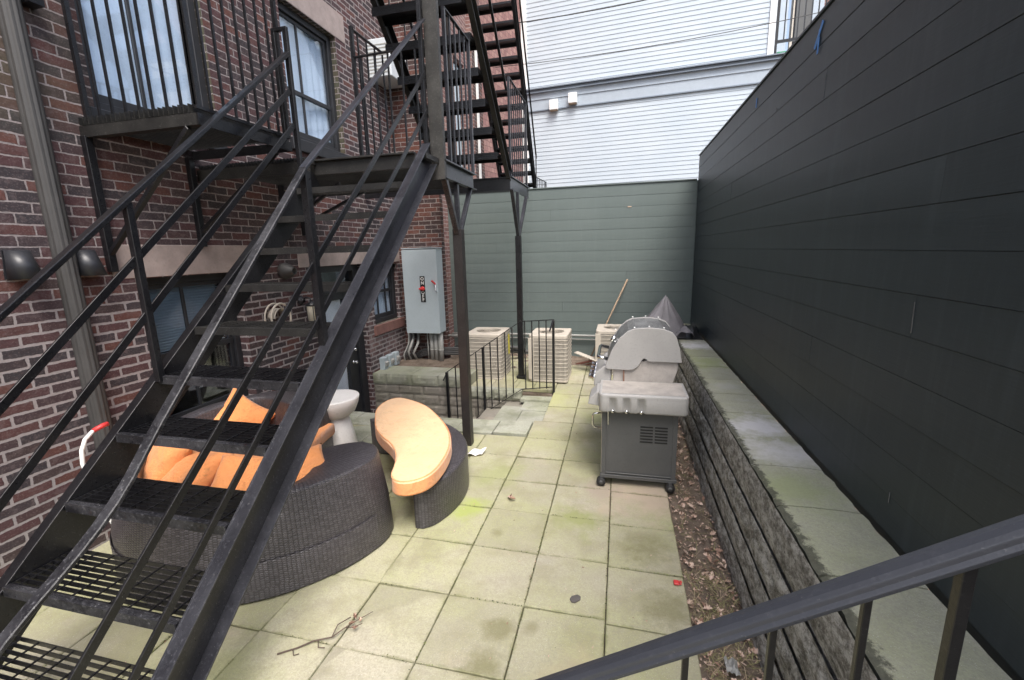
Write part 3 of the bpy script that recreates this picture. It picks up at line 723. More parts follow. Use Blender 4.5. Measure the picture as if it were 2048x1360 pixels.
m.tube([(XW + .02, 3.98 + .14 * math.cos(a), 1.36 + .15 * math.sin(a)) for a in [i * math.pi / 14 for i in range(-2, 17)]], .009, 8); m.build('rim', CREAM, t)
m = MB(); vs = []; fs = []
for i in range(17):
    a = math.pi * i / 16; vs += [(XW + .01, 3.98 + .1 * math.cos(a), 1.36 + .1 * math.sin(a)), (XW + .11, 3.98 + .1 * math.cos(a), 1.36 + .1 * math.sin(a))]
for i in range(16): fs.append((2 * i, 2 * i + 1, 2 * i + 3, 2 * i + 2))
m.mesh(vs, fs, sm=True); o = m.build('cradle', CREAM, t); s = o.modifiers.new('s', 'SOLIDIFY'); s.thickness = .004

# ------------------------------------------------------------------ electrical cabinet and conduits
ep = thing('electrical_cabinet', 0, 'tall light grey disconnect cabinet with red handle on the brick pier', 'electrical box')
m = MB(); m.box(-3.42, -2.835, 6.67, 6.915, .70, 2.06); m.build('enclosure', GREYBOX, ep, bevel=.006, seg=2)
m = MB(); m.box(-3.425, -2.83, 6.652, 6.668, .695, 2.045); m.build('door', GREYBOX, ep, bevel=.005, seg=2)
m = MB(); m.box(-3.43, -2.825, 6.648, 6.92, 2.062, 2.075); m.build('rain_lip', GREYBOX, ep, bevel=.003)
lx, lz = -3.09, 1.42
m = MB(); m.box(lx - .042, lx + .042, 6.647, 6.651, lz - .21, lz + .21); sg = m.build('sign', BLK, ep)
def text(parent, s, x, y, z, size, mat, rot=(math.pi / 2, 0, 0), name='lettering'):
    cu = bpy.data.curves.new(name, 'FONT'); cu.body = s; cu.size = size; cu.extrude = .0008; cu.align_x = 'CENTER'; cu.align_y = 'CENTER'; cu.offset = .0012
    tmp = bpy.data.objects.new(name, cu); C.objects.link(tmp); bpy.context.view_layer.update()
    me = bpy.data.meshes.new_from_object(tmp); C.objects.unlink(tmp); bpy.data.objects.remove(tmp)
    o = bpy.data.objects.new(name, me); C.objects.link(o); me.materials.append(mat); o.location = (x, y, z); o.rotation_euler = rot; o.parent = parent; return o
for s_, dz in (('O', .165), ('N', .098), ('O', -.055), ('F', -.115), ('F', -.172)): text(sg, s_, lx, 6.6455, lz + dz, .07, WHITE)
m = MB(); m.lathe([(0, -.03), (.03, -.03), (.035, -.02), (.035, 0)], (lx, 6.646, lz + .01), 16, 'y'); m.box(lx - .05, lx + .05, 6.6, 6.625, lz - .005, lz + .025); m.build('switch', RED, ep, bevel=.003)
m = MB(); m.bar((-2.86, 6.63, 1.5), (-2.90, 6.58, 1.56), .03, .025); m.build('handle', RED, ep, bevel=.004)
m = MB(); m.bar((-2.86, 6.64, 1.52), (-2.85, 6.6, 1.4), .018, .012); m.bar((-2.85, 6.64, 1.36), (-2.85, 6.6, 1.4), .018, .012); m.build('lever', CHROME, ep)
for i, (cx_, r_) in enumerate(((-3.13, .012), (-3.06, .035), (-2.985, .035), (-2.90, .045))):
    m = MB(); m.tube([(cx_, 6.8, .2), (cx_, 6.8, .70)], r_, 14)
    if r_ > .02: m.tube([(cx_, 6.8, .38), (cx_, 6.8, .4)], r_ + .004, 14)
    m.build('conduit', PVC, ep)
ws = [('leftmost of the three small grey meter boxes on the low planter', 6.06), ('middle of the three small grey meter boxes on the low planter', 6.24), ('rightmost of the three small grey meter boxes, nearest the cables', 6.43)]
for lb, yy in ws:
    t = thing('meter_box', 0, lb, 'electrical box', 'small grey meter boxes above the planter')
    m = MB(); m.box(XW + .005, XW + .09, yy - .06, yy + .055, .21, .42); m.build('enclosure', GREYBOX, t, bevel=.006, seg=2)
    m = MB(); m.mesh([(XW + .092, yy - .045, .36), (XW + .092, yy + .04, .36), (XW + .092, yy + .04, .28), (XW + .092, yy - .045, .28), (XW + .12, yy - .045, .34), (XW + .12, yy + .04, .34), (XW + .115, yy + .04, .285), (XW + .115, yy - .045, .285)],
           [(4, 7, 6, 5), (0, 4, 5, 1), (0, 3, 7, 4), (1, 5, 6, 2), (3, 2, 6, 7)]); m.build('cover', PVC, t, bevel=.003)
# bundles of cable
cbn = thing('cable_bundle', 0, 'dark insulated cables curling out of the planter beside the conduits', 'cables')
for i in range(7):
    m = MB(); a = -3.52 + .03 * i; r_ = random.choice((.01, .013, .02))
    m.tube([(a, 6.7 + .02 * i, .18), (a - .03, 6.72, .3 + .02 * (i % 4)), (a + .06, 6.74, .48 + .03 * (i % 5)), (a + .02, 6.86, .6), (a - .03, 6.9, .75)], r_, 8); m.build('cable', TERR if i % 3 else PVC, cbn)
for i in range(8):
    m = MB(); z = .24 + .033 * (i % 4); yy = 6.86 + .02 * (i // 4)
    m.tube([(-3.4 - .02 * i, yy, .2), (-3.25, yy, z + .03), (-2.95, yy, z + .06), (-2.6, yy + .06, z + .06), (-2.3, yy + .12, z + .05), (-2.1, yy + .2, z + .06)], random.choice((.012, .016, .02)), 8); m.build('cable', TERR if i % 2 else PIPEM, cbn)
pl = thing('pipe_run', 0, 'thin pipes running low along the far fence behind the air conditioners', 'pipes')
for z, r_, y_, a, b_ in ((.47, .02, 7.86, -3.2, -.1), (.40, .012, 7.88, -3.2, -.3), (.6, .016, 7.0, -2.84, -2.2), (.3, .03, 7.5, -2.9, -1.6), (.22, .035, 7.55, -2.9, -1.2)):
    m = MB(); m.tube([(a, y_, z), ((a + b_) / 2, y_, z + .01), (b_, y_, z)], r_, 8); m.build('pipe', PVC if r_ < .025 else TERR, pl)

# ================================================================== LOWER STAIRCASE
def nose(k): return (1.09 + .268 * k, .64 + .2365 * k)
XL, XR = -2.55, -1.612
def xtread(x0, x1, y, z, depth, parent, detail=True, mat=IRON):
    # y is the nosing, the tread runs towards +y
    m = MB(); m.box(x0, x1, y, y + .028, z - .006, z); m.box(x0, x1, y, y + .005, z - .045, z - .006)
    nb = 8; bs = (depth - .03) / nb
    g_ = MB()
    for i in range(nb + 1):
        yy = y + .032 + bs * i; g_.box(x0 + .004, x1 - .004, yy, yy + .0035, z - .024, z - .002)
    xx_ = x0 + .05
    while xx_ < x1 - .02:
        g_.bar((xx_, y + .028, z - .003), (xx_, y + depth, z - .003), .006, .006); xx_ += .102
    T = m.build('tread', IRON_DUST if mat is IRON_DUST else IRON_WORN, parent)
    # raised diamonds on the nosing plate
    if detail:
        q = MB(); xx_ = x0 + .01; i = 0
        while xx_ < x1 - .02:
            q.bar((xx_, y + .006 + .004 * (i % 2), z + .0012), (xx_ + .012, y + .02 - .004 * (i % 2), z + .0012), .004, .003); xx_ += .018; i += 1
        q.build('nosing_pattern', IRON_WORN, T)
    g_.build('grating', mat, T)
    for xe in (x0, x1 - .005):
        e = MB(); e.box(xe, xe + .0045, y + .001, y + depth, z - .04, z - .003); e.build('end_plate', mat, T)
    return T
def stringer(x, p, q, depth, fl, side, parent, mat, name='stringer', th=.008, flange_mat=None):
    # channel in a vertical plane x=const; p,q are (y,z) on the top edge; depth measured square to the slope; side=+1 flanges towards +x
    P = Vector((x, *p)); Q = Vector((x, *q)); d = (Q - P).normalized(); nrm = Vector((0, -d.z, d.y))
    if nrm.z > 0: nrm = -nrm
    m = MB(); c0 = P + nrm * depth / 2; c1 = Q + nrm * depth / 2
    m.bar(c0, c1, th, depth, up=-nrm)
    off = Vector((side * (fl / 2 + th / 2), 0, 0))
    m.bar(P + off + nrm * .005, Q + off + nrm * .005, fl, .01, up=-nrm); m.bar(P + off + nrm * (depth - .005), Q + off + nrm * (depth - .005), fl, .01, up=-nrm)
    return m.build(name, mat, parent, bevel=.0015)
ls = thing('iron_staircase', 0, 'black steel open tread stair rising over the patio furniture in the foreground', 'stairs')
stringer(-1.608, (.45, .055), (3.64, 2.885), .2, .06, 1, ls, IRON_GREY)
stringer(-2.556, (.45, .055), (3.45, 2.72), .2, .05, -1, ls, IRON)
for k in range(-2, 9):
    y, z = nose(k); xtread(XL + .004, XR - .004, y, z, .262, ls, detail=k < 4, mat=IRON if k < 4 else IRON_DUST)
def hrail(pts, w_, t_, parent, mat, name='handrail'):
    m = MB()
    for a, b in zip(pts[:-1], pts[1:]): m.bar(a, b, w_, t_, ext=.004)
    return m.build(name, mat, parent, bevel=.004, seg=2)
xr = -1.6
hrail([(xr, 3.77, 3.85), (xr, 2.10, 2.44)], .044, .016, ls, IRON_GREY)
# worn lower handrail, bent by hand
kp = [(2.102, 2.438), (1.165, 1.426), (1.105, 1.357), (1.04, 1.28), (.98, 1.22), (.92, 1.17), (.86, 1.127), (.79, 1.082), (.72, 1.04), (.66, 1.0), (.5, .87), (.3, .7)]
pts = [(xr, *p) for p in kp]
m = MB(); vs = []; fs = []
for i, p in enumerate(pts):
    d = (Vector(pts[min(i + 1, len(pts) - 1)]) - Vector(pts[max(i - 1, 0)])).normalized(); up = Vector((1, 0, 0)).cross(d).normalized(); up = up if up.z > 0 else -up
    s_ = Vector((1, 0, 0)); P = Vector(p)
    for a, b in ((-.5, -.5), (.5, -.5), (.5, .5), (-.5, .5)): vs.append(P + s_ * a * .042 + up * b * .016)
for i in range(len(pts) - 1):
    for k in range(4): a = i * 4 + k; b = i * 4 + (k + 1) % 4; fs.append((a, b, b + 4, a + 4))
m.mesh(vs, fs); m.build('handrail', IRON_WORN, ls, bevel=.003)
for a, b in (((3.76, 3.46), (.35, .36)), ((3.76, 3.17), (.35, .07))):
    m = MB(); m.bar((xr, *a), (xr, *b), .01, .034); m.build('rail_bar', IRON, ls, bevel=.001)
m = MB(); m.box(xr - .02, xr + .02, 2.09, 2.13, 1.44, 2.43); m.build('post', IRON, ls, bevel=.002)
m = MB(); m.box(xr - .02, xr + .02, .42, .46, -.02, .82); m.build('post', IRON, ls, bevel=.002)
m = MB(); m.box(xr - .03, xr + .0, 3.72, 3.76, 2.75, 4.3); m.build('post', IRON, ls, bevel=.002)
xl = -2.53
hrail([(xl, 3.29, 3.53), (xl, .3, .92)], .05, .026, ls, IRON)
for a, b in (((3.27, 3.26), (.35, .61)), ((3.27, 3.01), (.35, .25))):
    m = MB(); m.bar((xl, *a), (xl, *b), .012, .038); m.build('rail_bar', IRON, ls, bevel=.001)
m = MB(); m.box(xl - .018, xl + .018, 1.875, 1.911, 1.32, 2.3); m.build('post', IRON, ls, bevel=.002)
m = MB(); m.box(xl - .018, xl + .018, 3.28, 3.31, 2.6, 3.69); m.box(xl - .12, xl + .018, 3.281, 3.309, 3.691, 3.716); m.box(xl - .12, xl - .09, 3.28, 3.31, 2.85, 3.69); m.build('post', IRON, ls, bevel=.002)
m = MB(); m.box(XL, XR, 3.49, 3.52, 2.67, 2.79); m.box(XL, XR, 3.46, 3.489, 2.775, 2.79); m.build('header_beam', IRON_DUST, ls, bevel=.002)

# ================================================================== BALCONIES AND LANDINGS
def grating(x0, x1, y0, y1, z, parent, along='y', sp=.032, h=.04, mat=IRON_DUST):
    m = MB()
    if along == 'y':
        xx_ = x0
        while xx_ <= x1: m.box(xx_ - .003, xx_ + .003, y0, y1, z - h, z); xx_ += sp
        yy = y0 + .05
        while yy < y1: m.bar((x0, yy, z - .004), (x1, yy, z - .004), .006, .006); yy += .1
    else:
        yy = y0
        while yy <= y1: m.box(x0, x1, yy - .002, yy + .002, z - h, z); yy += sp
    return m.build('grating', mat, parent)
def picket_row(parent, a, b, z0, z1, n, r=.007, mat=IRON, top=True, post_ends=True, bottom=None):
    A = Vector((*a, 0)); B = Vector((*b, 0))
    for i in range(n):
        t = i / (n - 1) if n > 1 else 0; p = A.lerp(B, t); big = post_ends and i in (0, n - 1)
        m = MB(); rr = .014 if big else r
        m.box(p.x - rr, p.x + rr, p.y - rr, p.y + rr, z0, z1); m.build('post' if big else 'baluster', mat, parent)
    if top:
        m = MB(); m.bar((a[0], a[1], z1 + .006), (b[0], b[1], z1 + .006), .032, .01, ext=.014); m.build('top_rail', mat, parent, bevel=.002)
    if bottom:
        m = MB(); m.bar((a[0], a[1], bottom), (b[0], b[1], bottom), .03, .008); m.build('bottom_rail', mat, parent)
def bracket(parent, y, zt, zb, xo, mat=IRON):
    m = MB(); m.box(XW + .004, XW + .05, y - .025, y + .025, zb, zt); m.bar((XW + .03, y, zb + .12), (xo, y, zt - .02), .03, .035, up=(0, 1, 0)); m.build('wall_bracket', mat, parent, bevel=.002)
bl = thing('iron_balcony', 0, 'small black grated balcony with vertical bars in front of the upper left window', 'balcony')
grating(XW + .02, -2.62, 2.47, 3.30, 2.955, bl, sp=.04, h=.05)
m = MB(); m.box(XW, -2.61, 2.475, 2.486, 2.83, 2.9); m.box(XW, -2.61, 2.486, 2.53, 2.83, 2.84); m.build('beam', IRON_DUST, bl)
m = MB(); m.box(-2.612, -2.6, 2.475, 3.31, 2.83, 2.9); m.box(-2.618, -2.60, 2.475, 3.31, 2.925, 2.945); m.build('beam', IRON, bl)
m = MB(); m.box(XW, -2.61, 3.31, 3.322, 2.83, 2.9); m.build('beam', IRON, bl)
n = 9
picket_row(bl, (XW + .06, 2.5), (-2.63, 2.5), 2.94, 3.98, 9)
picket_row(bl, (-2.615, 2.5), (-2.615, 3.3), 2.94, 3.98, 9)
bracket(bl, 2.49, 2.84, 1.92, -2.7); bracket(bl, 3.25, 2.84, 2.1, -2.7)
COLM = black_iron('brownish_black_column', base=(.016, .013, .013), dust=(.1, .09, .085), amt=.4, rough=.4, rust=.25)
la = thing('iron_landing', 0, 'black grated landing at the top of the foreground stair, on the nearer column', 'landing')
grating(XW + .02, -2.5, 3.34, 4.66, 2.79, la); grating(-2.5, -1.53, 3.54, 4.66, 2.79, la)
m = MB(); m.box(-1.53, -1.518, 3.82, 4.67, 2.63, 2.775); m.box(-1.56, -1.48, 3.82, 4.67, 2.776, 2.79); m.box(-1.53, -1.48, 3.82, 4.67, 2.63, 2.638); m.build('beam', IRON_GREY, la, bevel=.001)
m = MB(); m.box(XW, -1.535, 4.665, 4.677, 2.66, 2.78); m.build('beam', IRON_DUST, la)
m = MB(); m.box(XW, -2.47, 3.328, 3.34, 2.66, 2.75); m.build('beam', IRON_DUST, la)
bracket(la, 4.3, 2.75, 2.2, -2.85); bracket(la, 4.6, 2.7, 2.23, -2.75)
m = MB(); m.box(-1.61, -1.49, 3.80, 3.808, 2.62, 5.6); m.box(-1.61, -1.602, 3.808, 3.85, 2.62, 5.6); m.box(-1.498, -1.49, 3.808, 3.85, 2.62, 5.6); m.build('hanger_post', black_iron('speckled_iron', base=(.022, .021, .019), dust=(.24, .23, .21), amt=.55, rough=.55), la)
m = MB(); m.box(-1.565, -1.475, 4.105, 4.195, 0, 2.21); m.build('column', COLM, la, bevel=.003)
m = MB(); m.box(-1.54, -1.5, 4.13, 4.17, 2.21, 2.63); m.build('column_head', IRON_GREY, la)
m = MB(); m.bar((-1.52, 4.12, 2.17), (-1.52, 3.86, 2.63), .045, .05, up=(1, 0, 0)); m.build('brace', IRON_WORN, la, bevel=.002)
m = MB(); m.bar((-1.52, 4.19, 2.17), (-1.52, 4.56, 2.63), .03, .045, up=(1, 0, 0)); m.build('brace', IRON_GREY, la, bevel=.002)
picket_row(la, (-1.5, 3.98), (-1.5, 4.62), 2.79, 4.015, 6, mat=IRON_GREY)
m = MB(); m.box(-2.465, -2.435, 4.085, 4.115, 2.79, 4.05); m.build('post', IRON, la)
picket_row(la, (-2.37, 4.1), (-1.7, 4.1), 2.79, 3.785, 6, post_ends=False, top=False)
m = MB(); m.bar((-2.45, 4.1, 3.79), (-1.98, 4.1, 3.80), .03, .01); m.build('top_rail', IRON, la)
m = MB(); m.bar((-2.45, 4.1, 4.03), (-2.45, 4.66, 4.04), .03, .01); m.build('top_rail', IRON, la)
picket_row(la, (-2.45, 4.2), (-2.45, 4.66), 2.79, 4.02, 4, top=False, post_ends=False)
lb = thing('iron_landing', 0, 'black grated landing on the farther column, at the foot of the upper flight', 'landing')
grating(-2.72, -1.46, 6.04, 7.2, 2.955, lb, sp=.04)
m = MB(); m.box(XW, -1.45, 6.005, 6.02, 2.78, 2.95); m.box(XW, -1.45, 5.985, 6.0045, 2.94, 2.952); m.build('beam', IRON, lb)
m = MB(); m.box(-1.458, -1.444, 6.022, 7.25, 2.80, 2.955); m.box(-1.49, -1.42, 6.022, 7.25, 2.956, 2.966); m.build('beam', IRON_GREY, lb)
m = MB(); m.box(-1.475, -1.395, 6.36, 6.44, .12, 2.2); m.box(-1.5, -1.37, 6.34, 6.46, .08, .12); m.build('column', IRON, lb, bevel=.003)
m = MB(); m.box(-1.455, -1.415, 6.38, 6.42, 2.2, 2.8); m.build('column_head', IRON_GREY, lb)
m = MB(); m.bar((-1.435, 6.39, 2.2), (-1.435, 6.06, 2.8), .04, .045, up=(1, 0, 0)); m.build('brace', IRON_GREY, lb)
m = MB(); m.bar((-1.435, 6.44, 2.2), (-1.435, 7.02, 2.8), .04, .045, up=(1, 0, 0)); m.build('brace', IRON_GREY, lb)
picket_row(lb, (-1.46, 6.12), (-1.46, 7.2), 2.96, 4.19, 9, mat=IRON_GREY)
uf = thing('iron_staircase', 0, 'black upper fire escape flight rising towards the viewer from the farther landing', 'stairs')
stringer(-1.49, (6.15, 3.02), (3.4, 5.76), .17, .05, 1, uf, IRON_DUST)
stringer(-2.44, (6.15, 3.02), (3.4, 5.76), .17, .05, 1, uf, IRON_DUST)
for k in range(8):
    y, z = 5.81 - .227 * k, 3.19 + .236 * k
    m = MB(); m.box(-2.43, -1.5, y - .2, y + .02, z - .035, z); m.box(-2.43, -1.5, y + .012, y + .02, z - .08, z - .036); m.box(-2.43, -1.5, y - .2, y - .192, z - .08, z - .036); m.build('tread', IRON, uf)
for x in (-2.44, -1.46):
    m = MB(); m.bar((x, 6.0, 4.0), (x, 3.4, 6.7), .03, .012); m.build('handrail', IRON, uf)
    for k in range(7):
        y, z = 5.9 - .34 * k, 3.1 + .353 * k
        if x < -2:
            m = MB(); m.box(x - .006, x + .006, y - .006, y + .006, z, z + .95); m.build('baluster', IRON, uf)
ff2 = thing('iron_staircase', 0, 'farthest black fire escape flight in front of the pink shingled house', 'stairs')
stringer(-1.8, (9.75, 3.2), (7.5, 6.9), .16, .05, 1, ff2, IRON); stringer(-2.5, (9.75, 3.2), (7.5, 6.9), .16, .05, 1, ff2, IRON)
for k in range(16):
    y, z = 9.66 - .1335 * k, 3.36 + .2155 * k
    m = MB(); m.box(-2.49, -1.81, y - .17, y, z - .03, z); m.box(-2.49, -1.81, y - .008, y + .002, z - .07, z - .031); m.build('tread', IRON, ff2)
m = MB(); m.bar((-1.78, 9.85, 3.9), (-1.78, 7.5, 7.8), .03, .012); m.build('handrail', IRON, ff2)
m = MB(); m.box(-1.79, -1.77, 9.8, 9.82, 3.1, 3.95); m.build('post', IRON, ff2)
fp = thing('iron_railing', 0, 'little black picket railing just above the far fence', 'railing')
picket_row(fp, (-1.85, 9.95), (-1.75, 10.9), 2.9, 3.55, 8, mat=IRON); 
pv = MB(); pv.box(-3.1, -1.74, 9.8, 11.0, 2.8, 2.9); pv.build('platform', IRON, fp)

# ------------------------------------------------------------------ picket railing at the light well
rl = thing('iron_railing', 0, 'thin black picket railing sloping down the block steps near the air conditioners', 'railing')
yr = 5.72
T1 = (-1.29, 1.06); T0 = (-.86, 1.07); T2 = (-2.36, .33)
def trail(x): return T1[1] + (T2[1] - T1[1]) * (x - T1[0]) / (T2[0] - T1[0])
m = MB(); m.bar((T0[0], yr + .15, T0[1]), (T1[0], yr + .03, T1[1]), .022, .01, ext=.01); m.bar((T1[0], yr + .03, T1[1]), (T2[0], yr, T2[1]), .022, .01, ext=.01); m.bar((T0[0], yr + .15, T0[1]), (T0[0] - .02, yr - .05, T0[1] - .12), .02, .01); m.build('top_rail', IRON, rl)
m = MB(); m.bar((T0[0] - .02, yr + .13, .13), (T1[0], yr + .03, .11), .018, .008, ext=.01); m.bar((T1[0], yr + .03, .11), (T2[0], yr, -.62), .018, .008); m.build('bottom_rail', IRON, rl)
for i in range(4):
    t = (i + 1) / 4.6; x = T0[0] + (T1[0] - T0[0]) * t
    m = MB(); m.box(x - .007, x + .007, yr + .13 - .1 * t, yr + .144 - .1 * t, .11, T0[1]); m.build('baluster', IRON, rl)
x = -1.40; k = 0
while x > -2.34:
    big = k in (4,)
    m = MB(); r_ = .016 if big else .007; zb = -.55 if big else trail(x) - .93
    m.box(x - r_, x + r_, yr - r_, yr + r_, zb, trail(x)); m.build('post' if big else 'baluster', IRON, rl); x -= .105; k += 1
m = MB(); m.box(-.876, -.844, yr + .134, yr + .166, .02, 1.06); m.build('post', IRON, rl)
m = MB(); m.box(-2.39, -2.355, yr - .017, yr + .017, -.8, .32); m.bar((-2.37, yr, .31), (-2.42, yr - .03, .2), .02, .01, up=(0, 1, 0)); m.build('post', IRON, rl)

# ------------------------------------------------------------------ foreground railing
fr2 = thing('stair_railing', 0, 'smooth black handrail with square balusters rising to the right in the near foreground', 'railing')
A = Vector((-.40, .708, .985)); B = Vector((.62, .562, 1.79)); d = (B - A).normalized(); sd2 = d.cross(Vector((0, 0, 1))).normalized(); up = sd2.cross(d)
prof = [(-.017, -.009), (-.019, -.003), (-.015, .0005), (-.0145, .006), (-.009, .0095), (0, .0105), (.009, .0095), (.0145, .006), (.015, .0005), (.019, -.003), (.017, -.009)]
prof = [(a * 1.12, b * 1.2) for a, b in prof]; m = MB(); n = len(prof); vs = [P + sd2 * a + up * b for P in (A, B) for a, b in prof]
m.mesh(vs, [tuple(range(n)), tuple(reversed(range(n, 2 * n)))]); m.mesh(vs, [(i, (i + 1) % n, n + (i + 1) % n, n + i) for i in range(n)], sm=False); m.build('handrail', black_iron('lit_black_enamel', base=(.034, .037, .046), dust=(.2, .2, .22), amt=.12, rough=.38, rust=0), fr2, bevel=.0015, seg=2)  # light on the rail top put into a paler base than the balusters
m = MB(); m.bar(A - up * .0115, B - up * .0115, .02, .005, up=up); m.build('rail_channel', RAILPAINT, fr2)
BALP = black_iron('black_baluster_enamel', base=(.005, .005, .006), amt=.1, rough=.35, rust=0)
for u in (-.115, -.003, .114, .227, .329, .42, .52):
    t = (u - A.x) / (B.x - A.x); P = A.lerp(B, t); r_ = .0048 if u < .4 else .0072
    m = MB(); m.box(P.x - r_, P.x + r_, P.y - r_, P.y + r_, P.z - .75, P.z - .02); m.build('baluster', BALP, fr2, bevel=.001)
m = MB(); m.bar(A - Vector((0, 0, .75)), B - Vector((0, 0, .75)), .03, .012); m.build('bottom_rail', RAILPAINT, fr2)

# ================================================================== OUTDOOR SOFA
SC = Vector((-2.58, 2.72, 0))
def ring_solid(mb, outer, inner, zb, zt, n_round=.02, flare=0):
    # outer / inner: matching lists of (x,y); builds walls and a rounded top; uv in metres for the weave
    n = len(outer); r = n_round; L = [0]
    for i in range(1, n): L.append(L[-1] + math.dist(outer[i], outer[i - 1]))
    LI = [0]
    for i in range(1, n): LI.append(LI[-1] + math.dist(inner[i], inner[i - 1]))
    zt_ = zt if callable(zt) else (lambda i: zt)
    def ofs(i, s):
        d = Vector((*inner[i], 0)) - Vector((*outer[i], 0)); ln = max(d.length, 1e-6); return d / ln * s
    levels = []
    for i in range(n):
        O = Vector((*outer[i], 0)); I = Vector((*inner[i], 0)); z = zt_(i)
        w_ = (I - O).length; rr = min(r, w_ * .45)
        col = [(O - ofs(i, flare), zb), (O - ofs(i, flare * .75), zb + (z - zb) * .45), (O, z - rr), (O + ofs(i, rr * .3), z - rr * .3), (O + ofs(i, rr), z)]
        col += [(O.lerp(I, .5), z + .004), (I - ofs(i, rr), z), (I - ofs(i, rr * .3), z - rr * .3), (I, z - rr), (I, zb)]
        acc = 0; row = []
        for j, (p, zz2) in enumerate(col):
            P = Vector((p.x, p.y, zz2))
            if j: acc += (P - row[-1][0]).length
            row.append((P, acc))
        levels.append(row)
    m_ = len(levels[0])
    for i in range(n - 1):
        for j in range(m_ - 1):
            a, b, c, d = levels[i][j], levels[i + 1][j], levels[i + 1][j + 1], levels[i][j + 1]
            l0, l1 = (L[i], L[i + 1]) if j < 6 else (LI[i], LI[i + 1])
            mb.mesh([a[0], b[0], c[0], d[0]], [(0, 1, 2, 3)], [[(l0, a[1]), (l1, b[1]), (l1, c[1]), (l0, d[1])]], sm=True)
    for e in (0, n - 1):
        pts_ = [q[0] for q in levels[e]]
        uv = [((p - pts_[0]).to_2d().length, p.z) for p in pts_]
        mb.mesh(pts_, [tuple(range(len(pts_)))], [uv])
sofa = thing('wicker_sofa', 0, 'big round dark wicker sofa with orange seat under the stair', 'sofa')
outer = []; inner = []; N = 110; a0, a1 = 4, -262     # clockwise from the near-right arm round the camera side to the far end
for i in range(N + 1):
    a = rad(a0 + (a1 - a0) * i / N); R_ = .965
    s_ = min(i, N - i) * abs(a1 - a0) / N   # degrees from the nearer end
    q_ = min(1, max(0, (s_ - 18) / 30)); th = .47 - .34 * (q_ * q_ * (3 - 2 * q_))
    cap = math.sqrt(max(0, 1 - (1 - min(1, (s_ + .05) / 20)) ** 2))
    mid = R_ - th / 2; h = th / 2 * max(.03, cap)
    outer.append((SC.x + (mid + h) * math.cos(a), SC.y + (mid + h) * math.sin(a))); inner.append((SC.x + (mid - h) * math.cos(a), SC.y + (mid - h) * math.sin(a)))
b = MB(); ring_solid(b, outer, inner, .015, lambda i: .615 + .12 * min(1, max(0, (i / N - .45) / .3)), flare=.075); b.build('back', WICKER, sofa)
# lower band seam
b = MB(); L_ = 0; o2 = [(SC.x + (Vector((*p, 0)) - SC).x * 1.073, SC.y + (Vector((*p, 0)) - SC).y * 1.073) for p in outer[8:-8]]
for i in range(len(o2) - 1):
    dl = math.dist(o2[i], o2[i + 1]); b.mesh([(*o2[i], .012), (*o2[i + 1], .012), (*o2[i + 1], .24), (*o2[i], .24)], [(0, 1, 2, 3)], [[(L_, 0), (L_ + dl, 0), (L_ + dl, .23), (L_, .23)]], sm=True)
    b.mesh([(*o2[i], .24), (*o2[i + 1], .24), (SC.x + (outer[i + 9][0] - SC.x) * 1.068, SC.y + (outer[i + 9][1] - SC.y) * 1.068, .25), (SC.x + (outer[i + 8][0] - SC.x) * 1.068, SC.y + (outer[i + 8][1] - SC.y) * 1.068, .25)], [(0, 1, 2, 3)], [[(L_, .23), (L_ + dl, .23), (L_ + dl, .24), (L_, .24)]], sm=True); L_ += dl
b.build('base', WICKER, sofa)
def poly_pad(poly, z0, z1, r=.03, crown=.015, seed=0):
    # soft cushion from an outline
    mb = MB(); n = len(poly); c = Vector((sum(p[0] for p in poly) / n, sum(p[1] for p in poly) / n, 0))
    layers = [(0.0, z0 + r), (0.0, z1 - r)]
    rings = []
    def shr(s_, z): return [(Vector((*p, 0)) + (c - Vector((*p, 0))).normalized() * s_) * 1 + Vector((0, 0, z)) for p in poly]
    rings.append(shr(r * .8, z0)); rings.append(shr(r * .2, z0 + r * .4)); rings.append(shr(0, z0 + r)); rings.append(shr(0, z1 - r)); rings.append(shr(r * .3, z1 - r * .3)); rings.append(shr(r * 1.0, z1))
    for f in (.25, .5, .75):
        rings.append([Vector((p.x, p.y, 0)).lerp(c, f) + Vector((0, 0, z1 + crown * (1 - (1 - f) ** 2) + .006 * noise.noise(Vector((p.x * 5, p.y * 5, f * 4 + seed))))) for p in rings[5]])
    vs = [p for rg in rings for p in rg]; fs = []
    for k in range(len(rings) - 1):
        for i in range(n): fs.append((k * n + i, k * n + (i + 1) % n, (k + 1) * n + (i + 1) % n, (k + 1) * n + i))
    vs.append(c + Vector((0, 0, z1 + crown))); q = len(vs) - 1
    for i in range(n): fs.append(((len(rings) - 1) * n + i, (len(rings) - 1) * n + (i + 1) % n, q))
    mb.mesh(vs, fs, sm=True); mb.mesh(rings[0], [tuple(range(n))]); return mb
def arcpoly(R, a0, a1, n, c=SC): return [(c.x + R * math.cos(rad(a0 + (a1 - a0) * i / n)), c.y + R * math.sin(rad(a0 + (a1 - a0) * i / n))) for i in range(n + 1)]
b = MB(); pol = arcpoly(.8, -25, -262, 40) + [(SC.x - .02, SC.y + .3), (SC.x + .2, SC.y - .1)]; b.prism(pol, .03, .29, 'xy'); b.build('seat_base', WICKER, sofa)
poly_pad(arcpoly(.8, -50, -265, 40)[::1] + [(SC.x + .02, SC.y + .3), (SC.x + .12, SC.y - .05)], .3, .42, seed=1).build('seat_cushion', ORANGE, sofa)

